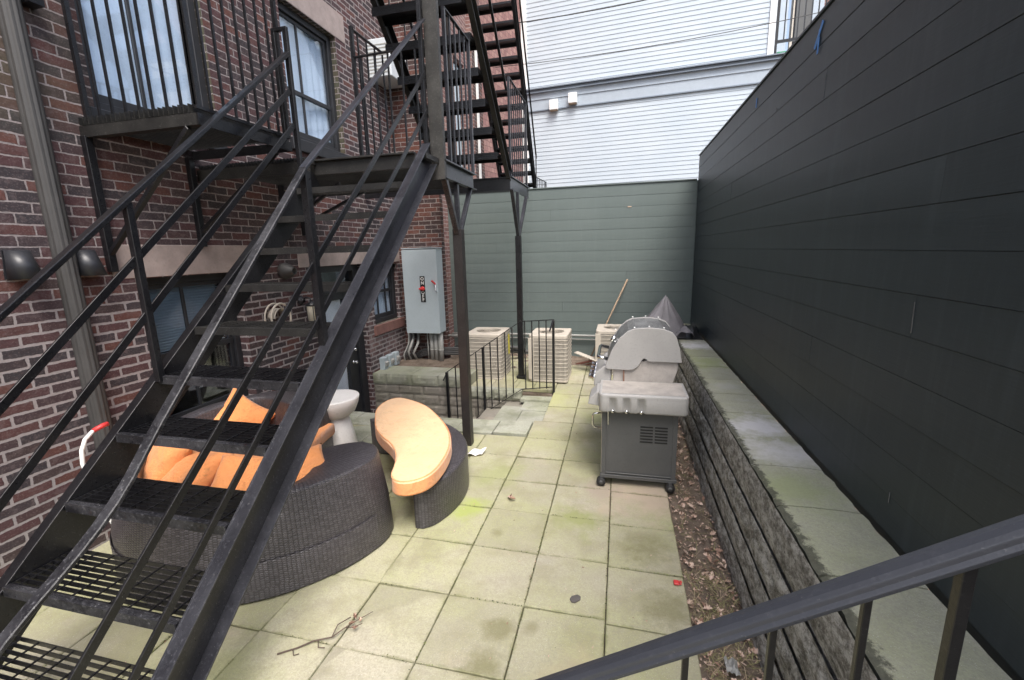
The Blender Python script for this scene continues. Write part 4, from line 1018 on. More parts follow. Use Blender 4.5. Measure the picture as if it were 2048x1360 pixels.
def pillow(loc, rot, w_, h_, t_, mat, label):
    n = 22; vs = []; fs = []
    sd_ = random.random() * 30
    for side in (1, -1):
        for i in range(n + 1):
            for j in range(n + 1):
                u = 2 * i / n - 1; v = 2 * j / n - 1
                pin = 1 - .17 * (1 - u * u) * abs(v) ** 3 ; pin2 = 1 - .17 * (1 - v * v) * abs(u) ** 3
                e = max(0, (1 - u ** 4)) ** .55 * max(0, (1 - v ** 4)) ** .55
                z = side * t_ / 2 * e + .022 * e * noise.noise(Vector((u * 2.2, v * 2.2, sd_ + side))) + .014 * e * abs(noise.noise(Vector((u * 3 + v * 3, v * 1.2, sd_))))
                vs.append((u * w_ / 2 * pin2, v * h_ / 2 * pin, z))
        o = 0 if side == 1 else (n + 1) ** 2
        for i in range(n):
            for j in range(n):
                a = o + i * (n + 1) + j; q = (a, a + n + 1, a + n + 2, a + 1); fs.append(q if side == 1 else q[::-1])
    m = MB(); m.mesh(vs, fs, sm=True); ob = m.build('throw_pillow', mat)
    ob.location = loc; ob.rotation_euler = rot; tag(ob, label, 'pillow', 'orange throw pillows on the wicker sofa'); return ob
pillow((-3.27, 3.06, .57), (rad(62), rad(38), rad(20)), .46, .46, .13, ORANGE, 'orange pillow standing on its corner against the far wicker back')
pillow((-3.2, 2.3, .55), (rad(52), rad(4), rad(-30)), .56, .46, .17, ORANGE, 'wrinkled orange pillow at the left end of the sofa seat')
pillow((-2.83, 2.2, .53), (rad(30), rad(-8), rad(-8)), .48, .44, .16, ORANGE, 'orange pillow in the middle of the row of three on the seat')
pillow((-2.36, 2.2, .54), (rad(30), rad(6), rad(20)), .5, .44, .15, ORANGE, 'orange pillow lying next to the near wicker arm')
pillow((-2.06, 2.34, .56), (rad(24), rad(-10), rad(50)), .40, .38, .13, ORANGE, 'small orange pillow with its pointed corner up by the wicker arm')

ot = thing('wicker_ottoman', 0, 'crescent shaped dark wicker bench half covered by the pale orange cushion', 'bench')
OC = Vector((-2.08, 3.12)); o_ = []; i_ = []; N = 70
for i in range(N + 1):
    t = i / N; a = rad(-34 + 152 * t)
    R_ = .87; e_ = min(t, 1 - t) / .07; th = (.15 + .27 * math.sin(math.pi * t)) ; R_ = .87 - (th / 2) * (1 - math.sqrt(max(0, 1 - (1 - min(1, e_)) ** 2))); th *= max(.04, math.sqrt(max(0, 1 - (1 - min(1, e_)) ** 2)))
    P = Vector((OC.x + R_ * math.cos(a), OC.y + R_ * math.sin(a))); 
    I = Vector((OC.x + (R_ - th) * math.cos(a), OC.y + (R_ - th) * math.sin(a)))
    o_.append(tuple(P)); i_.append(tuple(I))
b = MB(); ring_solid(b, o_, i_, .012, .345, .025); b.build('base', WICKER, ot)
cpts = [(-2.24, 3.57), (-2.36, 3.8), (-2.38, 4.02), (-2.33, 4.13), (-2.25, 4.15), (-2.02, 4.05), (-1.85, 3.93), (-1.68, 3.75), (-1.52, 3.56), (-1.4, 3.38), (-1.31, 3.18), (-1.26, 2.98), (-1.245, 2.8), (-1.25, 2.66), (-1.29, 2.56), (-1.38, 2.49), (-1.47, 2.5), (-1.53, 2.57), (-1.56, 2.68), (-1.61, 2.8), (-1.68, 2.92), (-1.79, 3.04), (-1.94, 3.16), (-2.1, 3.33)]
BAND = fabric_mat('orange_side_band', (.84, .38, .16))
def smooth_poly(P, it=2):
    for _ in range(it):
        Q = []
        for i in range(len(P)):
            a, b_ = P[i], P[(i + 1) % len(P)]; Q += [(a[0] * .75 + b_[0] * .25, a[1] * .75 + b_[1] * .25), (a[0] * .25 + b_[0] * .75, a[1] * .25 + b_[1] * .75)]
        P = Q
    return P
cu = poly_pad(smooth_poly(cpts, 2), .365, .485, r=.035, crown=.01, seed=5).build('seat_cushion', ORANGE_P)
tag(cu, 'large pale orange crescent cushion lying askew on the wicker bench', 'cushion')
sp = smooth_poly(cpts, 2); cc = Vector((-1.72, 3.2, 0))
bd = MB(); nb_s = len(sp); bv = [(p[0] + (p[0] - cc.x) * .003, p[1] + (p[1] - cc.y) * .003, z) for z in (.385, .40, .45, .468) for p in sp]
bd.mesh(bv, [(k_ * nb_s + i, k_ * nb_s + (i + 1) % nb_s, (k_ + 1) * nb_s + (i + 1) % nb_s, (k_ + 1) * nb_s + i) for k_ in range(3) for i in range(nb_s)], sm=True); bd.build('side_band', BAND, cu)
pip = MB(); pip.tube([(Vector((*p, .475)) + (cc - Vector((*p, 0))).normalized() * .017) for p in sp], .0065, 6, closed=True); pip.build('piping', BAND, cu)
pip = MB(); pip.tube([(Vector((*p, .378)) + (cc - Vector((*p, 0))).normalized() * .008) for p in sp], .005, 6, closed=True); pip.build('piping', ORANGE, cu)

# ------------------------------------------------------------------ white hourglass table
tb = thing('side_table', 0, 'white hourglass shaped ceramic side table between the sofa and the bench', 'table')
m = MB(); TC = (-2.78, 3.72, 0)
m.lathe([(0, 0), (.2, 0), (.205, .01), (.13, .40), (.125, .41)], TC, 48); m.build('pedestal', CERAM, tb)
m = MB(); m.lathe([(.125, .41), (.16, .415), (.2, .45), (.235, .53), (.25, .595), (.247, .602), (.22, .603), (0, .598)], TC, 48); m.build('bowl', CERAM, tb)

# ------------------------------------------------------------------ air conditioners
def condenser(loc, label, yellow=False):
    t = thing('air_conditioner', 0, label, 'air conditioner', 'beige air conditioner units at the far fence')
    w_, d2, h_ = .57, .62, .70; r = .05
    def rr(k, inset=0, n=5, base=(0, 0)):
        P = []; W, D = w_ - inset * 2, d2 - inset * 2
        for cx_, cy_, s in ((W - k, k, -90), (W - k, D - k, 0), (k, D - k, 90), (k, k, 180)):
            for i in range(n + 1):
                a = rad(s + 90 * i / n); P.append((cx_ + k * math.cos(a) + inset, cy_ + k * math.sin(a) + inset))
        return P
    m = MB(); P = rr(r, .003); n = len(P); Ls = [0]
    for i in range(n): Ls.append(Ls[-1] + math.dist(P[i], P[(i + 1) % n]))
    fs = [(i, (i + 1) % n, n + (i + 1) % n, n + i) for i in range(n)]
    m.mesh([(*p, .03) for p in P] + [(*p, h_ - .05) for p in P], fs, [[(Ls[i], 0), (Ls[i + 1], 0), (Ls[i + 1], .6), (Ls[i], .6)] for i in range(n)])
    m.build('coil', FINS, t)
    m = MB(); m.prism(rr(r), 0, .03, 'xy'); m.build('base_pan', CREAM, t, bevel=.004)
    m = MB(); Q = rr(r, 0); nq = len(Q)
    cxm, cym = w_ / 2 + .01, d2 / 2; ro = .19
    ring = [(cxm + ro * math.cos(rad(-45 + 360 * i / nq)), cym + ro * math.sin(rad(-45 + 360 * i / nq))) for i in range(nq)]
    # order the ring from the same start corner as the outline
    st_ = min(range(nq), key=lambda i: math.dist(ring[i], Q[0])); ring = ring[st_:] + ring[:st_]
    vs = [(*p, h_ - .05) for p in Q] + [(*p, h_ - .012) for p in Q] + [(p[0] * .98 + cxm * .02, p[1] * .98 + cym * .02, h_) for p in Q] + [(*p, h_ + .004) for p in ring] + [(*p, h_ - .02) for p in ring]
    fs = []
    for k in range(4):
        for i in range(nq): fs.append((k * nq + i, k * nq + (i + 1) % nq, (k + 1) * nq + (i + 1) % nq, (k + 1) * nq + i))
    m.mesh(vs, fs, sm=False); m.build('top_cover', CREAM, t)
    m = MB(); m.lathe([(0, 0), (ro, 0)], (cxm, cym, h_ - .16), 24); m.build('fan_well', BLK, t)
    m = MB()
    for q in (.05, .075, .1, .125, .15, .175): m.tube([(cxm + q * math.cos(a), cym + q * math.sin(a), h_ + .012 - q * .06) for a in [i * math.pi / 12 for i in range(24)]], .003, 5, closed=True)
    for i in range(6):
        a = i * math.pi / 3; m.bar((cxm, cym, h_ + .014), (cxm + ro * math.cos(a), cym + ro * math.sin(a), h_ + .002), .006, .004)
    m.build('fan_guard', CREAM_D, t)
    for i in range(11):
        z = .055 + i * .057; m = MB(); P2 = [(p[0], p[1], z) for p in rr(r, 0, 4)]
        mm = MB(); k_ = rr(r, -.001, 4); nn = len(k_)
        inn = rr(r, .004, 4)
        vs = [(*p, z - .003) for p in k_] + [(*p, z + .003) for p in k_] + [(*p, z + .006) for p in inn] + [(*p, z - .006) for p in inn]
        fs = []
        for c in range(4):
            for q in range(nn): fs.append((c * nn + q, c * nn + (q + 1) % nn, ((c + 1) % 4) * nn + (q + 1) % nn, ((c + 1) % 4) * nn + q))
        mm.mesh(vs, fs); mm.build('louver', CREAM, t)
    m = MB(); m.box(-.004, .075, -.006, .004, .03, h_ - .05); m.box(-.006, .004, .004, .075, .03, h_ - .05); m.build('corner_panel', CREAM, t, bevel=.003)
    if yellow:
        m = MB(); m.box(w_ + .001, w_ + .003, .43, .52, .3, .62); m.build('label_sticker', YEL, t)
    t.location = loc
k = NT('condenser_fins'); uvn = k.uv(); sp_ = k.n('ShaderNodeSeparateXYZ'); k.l(uvn, sp_.inputs[0])
sn = k.math('SINE', k.math('MULTIPLY', sp_.outputs[0], 2 * math.pi / .018))
FINS = k.set(col=k.mix(k.g(sn, .2, .7), (.26, .24, .21), (.5, .46, .39)), rough=.6, normal=k.bump(sn, .8, .004))
condenser((-2.27, 6.24, .08), 'beige air conditioner on the left with a yellow sticker on its side', True)
condenser((-1.28, 6.22, .085), 'beige air conditioner in the middle, right of the thin column')
condenser((-.34, 6.75, .07), 'beige air conditioner mostly hidden behind the gas grill')

# ------------------------------------------------------------------ gas grill
gr = thing('gas_grill', 0, 'weathered grey gas grill on casters with its hood closed', 'grill')
yf, yb = 3.57, 4.5
m = MB(); m.box(-.095, .45, yf + .008, yf + .02, .1, .68); m.build('side_panel', GRILL_D, gr)
for x_ in (-.12, .445):
    m = MB(); m.box(x_, x_ + .035, yf, yf + .035, .07, .69); m.build('leg', GRILL_L if x_ < -1 else GRILL_D, gr, bevel=.002)
    m = MB(); m.box(x_, x_ + .035, yb, yb + .035, .07, .69); m.build('leg', GRILL_D, gr, bevel=.002)
m = MB(); m.box(-.13, .49, yf - .003, yf + .03, .075, .105); m.box(-.085, .445, yf - .004, yf + .006, .12, .128); m.build('bottom_rail', GRILL_D, gr, bevel=.002)
m = MB(); m.box(-.085, .445, yf + .02, yb, .085, .1); m.box(.455, .465, yf + .036, yb, .1, .68); m.build('cabinet_back', GRILL_D, gr)
m = MB(); m.box(-.125, -.11, yf + .036, yb, .1, .66); m.build('cabinet_door', CREAM, gr, bevel=.003)
m = MB(); m.tube([(-.125, 3.64, .63), (-.19, 3.64, .62), (-.2, 3.64, .6), (-.2, 3.64, .52), (-.19, 3.64, .5), (-.125, 3.64, .49)], .008, 8); m.build('door_handle', CHROME, gr)
for c in range(2):
    for r_ in range(6):
        m = MB(); x_ = .19 + .115 * c; z = .545 - .026 * r_; m.box(x_, x_ + .1, yf + .0045, yf + .0075, z, z + .011); m.build('vent_slot', BLK, gr)
for px_ in (-.07, .02, .09):
    m = MB(); m.box(px_, px_ + .002, yf + .0065, yf + .0078, .14, .66); m.build('panel_crease', GRILL_D, gr)
for (x_, y_) in ((-.12, yf + .0), (.44, yf - .01), (-.1, yb), (.44, yb)):
    cst = MB(); cst.lathe([(0, -.026), (.03, -.026), (.038, -.02), (.038, -.004), (.03, 0), (.03, .004), (.038, .008), (.038, .024), (.03, .03), (0, .03)], (x_ + .0, y_, .038), 20, 'y'); co = cst.build('caster', RUBBER, gr)
    co2 = MB(); co2.lathe([(0, -.0275), (.018, -.0275), (.018, -.026)], (x_, y_, .038), 16, 'y'); co2.box(x_ - .012, x_ + .012, y_ - .01, y_ + .012, .04, .08); co2.build('caster_hub', GRILL_D, co)
# near side shelf with scalloped skirt
m = MB(); n = 60; rows = []
x0, x1 = -.145, .545
for i in range(n + 1):
    t = i / n; x_ = x0 + (x1 - x0) * t
    sc_ = 0
    for cx_ in (-.035, .075, .19): sc_ = max(sc_, 1 - abs(x_ - cx_) / .034)
    sc_ = min(1, max(0, sc_) * 2.2)
    sc_ = sc_ * sc_ * (3 - 2 * sc_); e = 1 - min(1, min(t, 1 - t) / .05); yo = 3.50 + .03 * e * e - .0 + .016 * sc_
    y_e = 3.50 + .03 * e * e
    rows.append([(x_, 3.9, .842), (x_, 3.6, .842), (x_, y_e + .014, .842), (x_, y_e + .004, .838), (x_, y_e, .828), (x_, y_e + .002, .812), (x_, yo, .80), (x_, yo, .70), (x_, yo + .006, .688), (x_, 3.6, .69)])
vs = [p for rw_ in rows for p in rw_]; q = len(rows[0]); fs = []
for i in range(n):
    for j in range(q - 1): a = i * q + j; fs.append((a, a + q, a + q + 1, a + 1))
m.mesh(vs, fs, sm=True); m.mesh(rows[0], [tuple(range(q))]); m.mesh(rows[-1], [tuple(reversed(range(q)))]); m.build('side_shelf', GRILL_L, gr)
m = MB(); m.box(-.125, .525, 3.53, 3.872, .843, .846); m.build('shelf_insert', GRILL_B, gr, bevel=.002)
m = MB(); m.box(x0, x1, 4.5, 4.86, .80, .842); m.build('side_shelf', GRILL_L, gr, bevel=.01)
for cx_ in (-.035, .075, .19):
    m = MB(); m.lathe([(0, -.012), (.011, -.012), (.015, -.006), (.015, .01)], (cx_, 3.505, .70), 12, 'y'); m.build('tool_hook', CHROME, gr)
m = MB(); m.bar((-.07, 3.503, .69), (-.068, 3.51, .58), .005, .003); m.build('tool_hook', CHROME, gr)
# firebox and hood (profile in x,z extruded along y)
m = MB(); m.prism([(-.04, .82), (.46, .82), (.5, .97), (.5, 1.08), (-.04, .99)], 3.89, 4.46, 'xz'); m.build('firebox', GRILL_B, gr, bevel=.006)
hood = [(-.105, .965), (-.105, .99), (-.055, 1.13), (.01, 1.235), (.075, 1.295), (.13, 1.318), (.25, 1.328), (.37, 1.318), (.44, 1.29), (.475, 1.245), (.505, 1.15), (.525, 1.035), (.52, 1.028), (.25, 1.03), (.235, 1.05), (.215, 1.055), (.2, 1.04), (.17, .985), (.13, .955), (.08, .948), (-.09, .952)]
for ya, yb2 in ((3.865, 3.885), (4.465, 4.485)):
    m = MB(); m.prism(hood, ya, yb2, 'xz'); m.build('hood_end', GRILL_L, gr, bevel=.006, seg=2)
hs_in = [(p[0] * .975 + .006, (p[1] - 1.1) * .97 + 1.1) for p in hood]
m = MB(); m.prism(hs_in, 3.886, 4.464, 'xz', sm=False)
k = NT('speckled_dark_enamel'); o = k.obj(); c = k.mix(k.g(k.noise(o, 90, 4, .7), .5, .68), (.07, .07, .072), (.42, .42, .42)); c = k.mix(k.math('MULTIPLY', k.g(k.noise(o, 7, 4), .45, .7), .5), c, (.3, .3, .31)); HOODM = k.set(col=c, rough=.35)
m.build('hood', HOODM, gr, bevel=.004)
for x_, z_ in ((.13, 1.325), (.25, 1.335), (.37, 1.325), (-.03, 1.2)):
    for y_ in (3.875, 4.475):
        m = MB(); m.lathe([(0, .008), (.006, .006), (.008, 0)], (x_, y_, z_), 10); m.build('bolt', WHITE, gr)
m = MB(); m.bar((.215, 3.862, 1.04), (.215, 3.868, 1.04), .012, .012); m.build('hinge_pin', BLK, gr)
m = MB(); m.bar((.05, 3.88, .95), (.052, 3.88, .84), .01, .01); m.build('rust_streak', COPPER, gr)
# thermometer on the front slope
m = MB(); m.lathe([(0, .02), (.03, .02), (.035, .01), (.035, 0)], (0, 0, 0), 20); th = m.build('thermometer', CHROME, gr)
th.location = (-.045, 4.17, 1.165); th.rotation_euler = (0, rad(-58), 0)
# front handle
m = MB(); m.tube([(-.09, 3.93, 1.03), (-.17, 3.93, 1.045), (-.175, 3.96, 1.045), (-.175, 4.38, 1.045), (-.17, 4.41, 1.045), (-.09, 4.41, 1.03)], .016, 10); m.build('handle', CHROME, gr)
m = MB(); m.prism([(-.08, .75), (-.21, .79), (-.2, .90), (-.12, .97), (-.06, .97), (-.06, .75)], 3.9, 4.46, 'xz'); m.build('control_panel', GRILL_L, gr, bevel=.006)
m = MB(); m.prism([(-.125, .70), (-.24, .715), (-.225, .77), (-.17, .825), (-.125, .838)], 3.6, 3.85, 'xz'); m.build('panel_end_cap', GRILL_L, gr, bevel=.008, seg=2)
for y_ in (3.93, 4.06, 4.2, 4.35):
    m = MB(); m.lathe([(0, .035), (.02, .035), (.024, .03), (.024, .012), (.034, .008), (.034, 0)], (0, 0, 0), 20); kb = m.build('knob', CHROME, gr); kb.location = (-.205, y_, .86); kb.rotation_euler = (0, rad(-80), 0); kb.scale = (1.15, 1.15, 1.5)

# ------------------------------------------------------------------ grill cover thrown over the end of the wall
cv = thing('grill_cover', 0, 'crumpled grey and black vinyl cover heaped where the coping meets the far fence', 'cover')
pts = [(.34, 6.55, .95), (.56, 6.7, 1.13), (.66, 6.75, 1.30), (.74, 6.9, 1.1), (.95, 7.0, .80), (1.0, 6.75, .72), (.7, 6.4, .76), (.4, 6.3, .8), (.36, 7.1, .8), (.7, 7.2, .85), (.5, 6.45, .95), (.8, 6.6, .9)]
m = MB(); ap = Vector((.655, 6.8, 1.30)); base = [(.25, 6.5, .78), (.45, 6.35, .76), (.62, 6.4, .8), (.8, 6.45, .74), (.98, 6.6, .72), (1.02, 6.9, .73), (.9, 7.2, .75), (.6, 7.3, .8), (.3, 7.1, .8)]
nb = len(base); K = 8; vs = []; fs = []
for k_ in range(K + 1):
    f = k_ / K
    for i, p in enumerate(base):
        for s_ in (0, .5):
            q_ = Vector(p).lerp(Vector(base[(i + 1) % nb]), s_); P = q_.lerp(ap, f)
            sag = .015 * math.sin(math.pi * f) * (1 + .5 * math.sin(i * 2.1)); dirv = Vector((q_.x - ap.x, q_.y - ap.y, 0)).normalized()
            P += dirv * (sag * (1 if s_ else -.1)) + Vector((0, 0, .02 * noise.noise(P * 6))); vs.append(P)
n2 = nb * 2
for k_ in range(K):
    for i in range(n2): fs.append((k_ * n2 + i, k_ * n2 + (i + 1) % n2, (k_ + 1) * n2 + (i + 1) % n2, (k_ + 1) * n2 + i))
m.mesh(vs, fs, sm=False); m.build('peaked_fold', TARP, cv)
m = MB(); nx, ny = 26, 22; vs = []; fs = []
for i in range(nx + 1):
    for j in range(ny + 1):
        u, v = i / nx, j / ny; x_ = .76 + .40 * u; y_ = 6.5 + .85 * v
        z_ = .712 + .16 * max(0, noise.noise(Vector((u * 3.1, v * 2.3, 2.2)))) + .05 * abs(noise.noise(Vector((u * 7, v * 6, 5)))) + .10 * math.exp(-((u - .85) ** 2 + (v - .55) ** 2) * 18)
        ed = min(u, 1 - u, v, 1 - v) * 8; z_ = .712 + (z_ - .712) * min(1, ed) + .004
        vs.append((x_ + .03 * noise.noise(Vector((u * 4, v * 4, 8))), y_, z_))
for i in range(nx):
    for j in range(ny): a = i * (ny + 1) + j; fs.append((a, a + ny + 1, a + ny + 2, a + 1))
m.mesh(vs, fs, sm=True); m.build('black_heap', TARPK, cv)
m = MB()
vs = []; fs = []
for i in range(15):
    for j in range(9):
        u, v = i / 14, j / 8; vs.append((.78 + .24 * u, 6.42 + .16 * v, .75 + .09 * math.sin(u * 3.1) * (1 - .3 * v) + .02 * math.sin(u * 9 + v * 3) + .06 * v))
for i in range(14):
    for j in range(8): a = i * 9 + j; fs.append((a, a + 9, a + 10, a + 1))
m.mesh(vs, fs, sm=True); m.build('grey_flap', TARP, cv)

# ------------------------------------------------------------------ broom stick, leaning pieces
br = MB(); br.tube([(-.5, 7.45, .08), (.125, 7.92, 1.46)], .014, 8); o = br.build('wooden_pole', WOOD); tag(o, 'thin wooden pole leaning against the far fence behind the grill', 'pole')
pl2 = MB(); pl2.bar((-.66, 6.95, .38), (-.3, 6.75, .3), .1, .015, up=(.3, -.2, 1)); o = pl2.build('metal_tray', CREAM, bevel=.003); tag(o, 'tilted white metal panel between the middle air conditioner and the grill', 'panel')
db = MB()
for i in range(7): db.bar((-.68 + .04 * i, 7.15 + .03 * random.random(), .12 + .02 * random.random()), (-.3 + .03 * i, 7.2 - .1 * random.random(), .2 + .1 * random.random()), .02, .012)
o = db.build('scrap_wood', plain('red_brown_wood', (.14, .05, .035), .8)); tag(o, 'small heap of red brown scrap sticks at the foot of the far fence', 'wood scraps')

# ------------------------------------------------------------------ red and white tubular thing by the wall
hc = thing('hand_truck', 0, 'white and red tube frame half hidden behind the left stringer by the brick wall', 'hand truck')
m = MB(); m.tube([(-3.12, 1.97, .05), (-3.16, 1.92, .25), (-3.2, 1.86, .6), (-3.2, 1.84, .78), (-3.2, 1.85, .86), (-3.2, 1.88, .92), (-3.2, 1.93, .955)], .012, 10); m.build('frame', WHITE, hc)
m = MB(); m.tube([(-3.2, 1.93, .955), (-3.19, 1.98, .97), (-3.19, 2.01, .972)], .015, 10); m.build('grip', RED, hc)
m = MB(); m.tube([(-3.2, 1.97, .045), (-3.12, 1.9, .04), (-2.97, 1.92, .05), (-2.94, 1.98, .1)], .012, 10); m.build('foot', WHITE, hc)

# ------------------------------------------------------------------ small litter
def leaf(mb, c, s, rot, tone, curl=.25, tilt=.5):
    # lobed oak leaf with a raised midrib
    half = [(0, 0), (.12, .06), (.2, .22), (.3, .12), (.45, .33), (.55, .16), (.7, .3), (.8, .13), (.93, .1), (1, 0)]
    R3 = Matrix.Rotation(rot, 3, 'Z') @ Matrix.Rotation(random.uniform(-tilt, tilt), 3, 'X') @ Matrix.Rotation(random.uniform(-tilt, tilt) * .8, 3, 'Y')
    for sg_ in (1, -1):
        for a, b in zip(half[:-1], half[1:]):
            pts_ = []
            for (u, v) in (a, b):
                P = Vector((u - .5, sg_ * v, curl * v * 1.2 + curl * .5 * (u - .5) ** 2)) * s; pts_.append(R3 @ P + c)
            ms = [R3 @ (Vector((q[0] - .5, 0, curl * .5 * (q[0] - .5) ** 2)) * s) + c for q in (a, b)]
            mb.face([ms[0], pts_[0], pts_[1], ms[1]], tone=tone)
LEAFM = tone_mat('dry_leaf', [(0, (.17, .1, .07)), (.5, (.42, .27, .2)), (1, (.66, .5, .4))])
STRAW = tone_mat('dry_grass', [(0, (.24, .17, .11)), (.85, (.5, .39, .27)), (1, (.3, .29, .13))])
m = MB()
for i in range(1500):
    y = random.uniform(.6, 7.6)
    dens = .5 + .9 * noise.noise(Vector((y * 1.3, 0, 0)))
    if random.random() > .25 + dens: continue
    x = random.uniform(.43, .71); c = Vector((x, y, soilz(x, y) + random.uniform(.004, .035)))
    big = random.random() < .3
    leaf(m, c, random.uniform(.035, .058) if big else random.uniform(.012, .035), random.uniform(0, 6.3), random.random() ** .8, random.uniform(.1, .8), tilt=1.0)
for i in range(1600):
    y = random.uniform(.6, 7.6); x = random.uniform(.41, .72); z = soilz(x, y) + random.uniform(.002, .012); s_ = random.uniform(.002, .007); a = random.uniform(0, 6)
    m.bar((x, y, z), (x + math.cos(a) * s_ * 2, y + math.sin(a) * s_ * 2, z + random.uniform(-.003, .006)), s_, s_ * .5, tone=random.random())
o = m.build('leaf_litter', LEAFM, weld=False); tag(o, 'dry brown oak leaves covering the soil strip beside the paving', 'leaves', kind='stuff')
m = MB()
for i in range(2600):
    y = random.choice((random.uniform(.8, 2.6), random.uniform(.6, 7.4))); x = random.uniform(.44, .7); a = random.uniform(0, 6.3); L_ = random.uniform(.03, .13)
    z = soilz(x, y) + .004; e = random.uniform(0, .5)
    p0 = Vector((x, y, z)); p1 = p0 + Vector((math.cos(a) * L_ * .5, math.sin(a) * L_ * .5, L_ * e * .7)); p2 = p0 + Vector((math.cos(a + .3) * L_, math.sin(a + .3) * L_, L_ * e * .5))
    w2 = Vector((-math.sin(a), math.cos(a), 0)) * .0013; t = random.random()
    m.face([p0 - w2, p0 + w2, p1 + w2, p1 - w2], tone=t); m.face([p1 - w2, p1 + w2, p2, p2], tone=t) if False else m.face([p1 - w2, p1 + w2, p2], tone=t)
o = m.build('dry_grass', STRAW, weld=False); tag(o, 'straw coloured dead grass on the soil strip beside the paving', 'grass', kind='stuff')
m = MB()
for i in range(240):
    x, y = random.uniform(-2.4, .42), random.uniform(.8, 6.5)
    if x < -1.3 and y > 1.6 and y < 4.4: continue
    if x > -.2 and 3.5 < y < 4.6: continue
    if y > 4.8 and x < -.8: continue
    s = random.uniform(.002, .006); a = random.uniform(0, 6); z = .036 * max(0, y - 4.45) + .004
    m.bar((x, y, z), (x + math.cos(a) * s * 2.2, y + math.sin(a) * s * 2.2, z + .001), s, s * .5, tone=random.random())
o = m.build('paving_crumbs', LEAFM, weld=False); tag(o, 'tiny dark crumbs and seeds scattered over the patio slabs', 'debris', kind='stuff')
MOSS = tone_mat('joint_moss', [(0, (.05, .05, .03)), (.5, (.13, .13, .07)), (1, (.2, .23, .08))])
m = MB()
for i in range(5200):
    vert = random.random() < .5
    ci, cj = random.randint(-5, 0), random.randint(-4, 9)
    if vert: x = X0 + ci * S + random.gauss(0, .0035); y = Y0 + (cj + random.random()) * S
    else:
        x = X0 + (ci + random.random()) * S; y = Y0 + cj * S + random.gauss(0, .0035) - (.03 if x > X0 else 0)
    if x > .42 or (x < -.95 and y > 4.4) or (x < -1.4 and y > 1.9): continue
    if noise.noise(Vector((x * 2.3, y * 2.3, 7))) < -.08 + random.uniform(-.2, .2): continue
    z = .036 * max(0, y - 4.45); s_ = random.uniform(.0015, .0048); a = random.uniform(0, 6)
    m.bar((x, y, z - .001), (x + math.cos(a) * s_ * 1.6, y + math.sin(a) * s_ * 1.6, z + .001), s_, s_ * .8, tone=random.random())
o = m.build('joint_moss', MOSS, weld=False); tag(o, 'dark moss and grit packed in the joints between patio slabs', 'moss', kind='stuff')
m = MB(); leaf(m, Vector((-.83, 3.2, .02)), .085, 2.2, .25, .6); leaf(m, Vector((-.81, 3.17, .025)), .06, .4, .4, .8); o = m.build('dead_leaf', LEAFM, weld=False); tag(o, 'curled brown dead leaf on the slabs in the middle of the patio', 'leaf')
m = MB(); leaf(m, Vector((-.93, 1.53, .012)), .075, 1.0, .1, .3); o = m.build('dead_leaf', LEAFM, weld=False); tag(o, 'flat grey brown leaf on the slabs near the bottom edge, right of the twig', 'leaf')
tw = thing('fallen_twig', 0, 'thin bare twig with withered red brown leaves lying on the slabs', 'twig')
m = MB(); m.tube([(-1.66, 1.56, .01), (-1.58, 1.61, .014), (-1.52, 1.66, .02), (-1.44, 1.70, .02), (-1.40, 1.77, .025), (-1.36, 1.84, .02), (-1.31, 1.89, .03)], [.0045, .004, .004, .0035, .003, .0025, .0015], 6)
m.tube([(-1.5, 1.67, .02), (-1.47, 1.63, .02), (-1.44, 1.64, .015)], .0025, 5); m.tube([(-1.6, 1.6, .014), (-1.57, 1.57, .012), (-1.55, 1.585, .01)], .0025, 5); m.tube([(-1.4, 1.77, .02), (-1.36, 1.77, .03), (-1.32, 1.8, .035)], .002, 5); m.tube([(-1.44, 1.7, .02), (-1.45, 1.77, .03), (-1.41, 1.83, .03)], .003, 5)
m.build('stem', plain('twig_bark', (.1, .07, .055), .8), tw)
m = MB()
for i in range(6): leaf(m, Vector((-1.37 + random.uniform(-.04, .04), 1.81 + random.uniform(-.04, .04), .025)), random.uniform(.02, .04), random.uniform(0, 6), random.uniform(0, .35), .9)
m.build('leaves', LEAFM, tw, weld=False)
m = MB(); m.prism([(-.036, -.012), (-.02, -.024), (.02, -.02), (.034, -.004), (.026, .018), (-.01, .024), (-.032, .014)], 0, .012, 'xy'); o = m.build('flat_stone', plain('dark_stone', (.1, .09, .085), .8, bump=.6), bevel=.004, seg=2); o.location = (-.21, 2.24, .004); o.rotation_euler = (0, 0, .7); tag(o, 'small dark grey stone chip lying on a patio slab', 'stone')
rc = thing('plastic_clip', 0, 'small red plastic clip on the outer edge of the paving', 'clip')
m = MB(); m.box(.355, .385, 2.47, 2.505, .006, .018); m.box(.386, .4, 2.476, 2.5, .006, .014); m.build('body', RED, rc, bevel=.003); m = MB(); m.tube([(.392 + .009 * math.cos(a), 2.487 + .009 * math.sin(a), .02) for a in [i * math.pi / 6 for i in range(12)]], .0025, 6, closed=True); m.build('ring', RED, rc)
m = MB(); nx = 12; vs = []; fs = []
for i in range(nx + 1):
    for j in range(7):
        u, v = i / nx, j / 6; vs.append((-1.46 + .17 * u + .02 * v, 3.84 + .10 * v + .05 * u, .012 + .035 * abs(math.sin(u * 5)) * (1 - u * .5) + .03 * u * v))
for i in range(nx):
    for j in range(6): a = i * 7 + j; fs.append((a, a + 7, a + 8, a + 1))
m.mesh(vs, fs, sm=True); o = m.build('paper_napkin', PAPER); tag(o, 'crumpled white paper napkin at the foot of the nearer iron column', 'napkin')
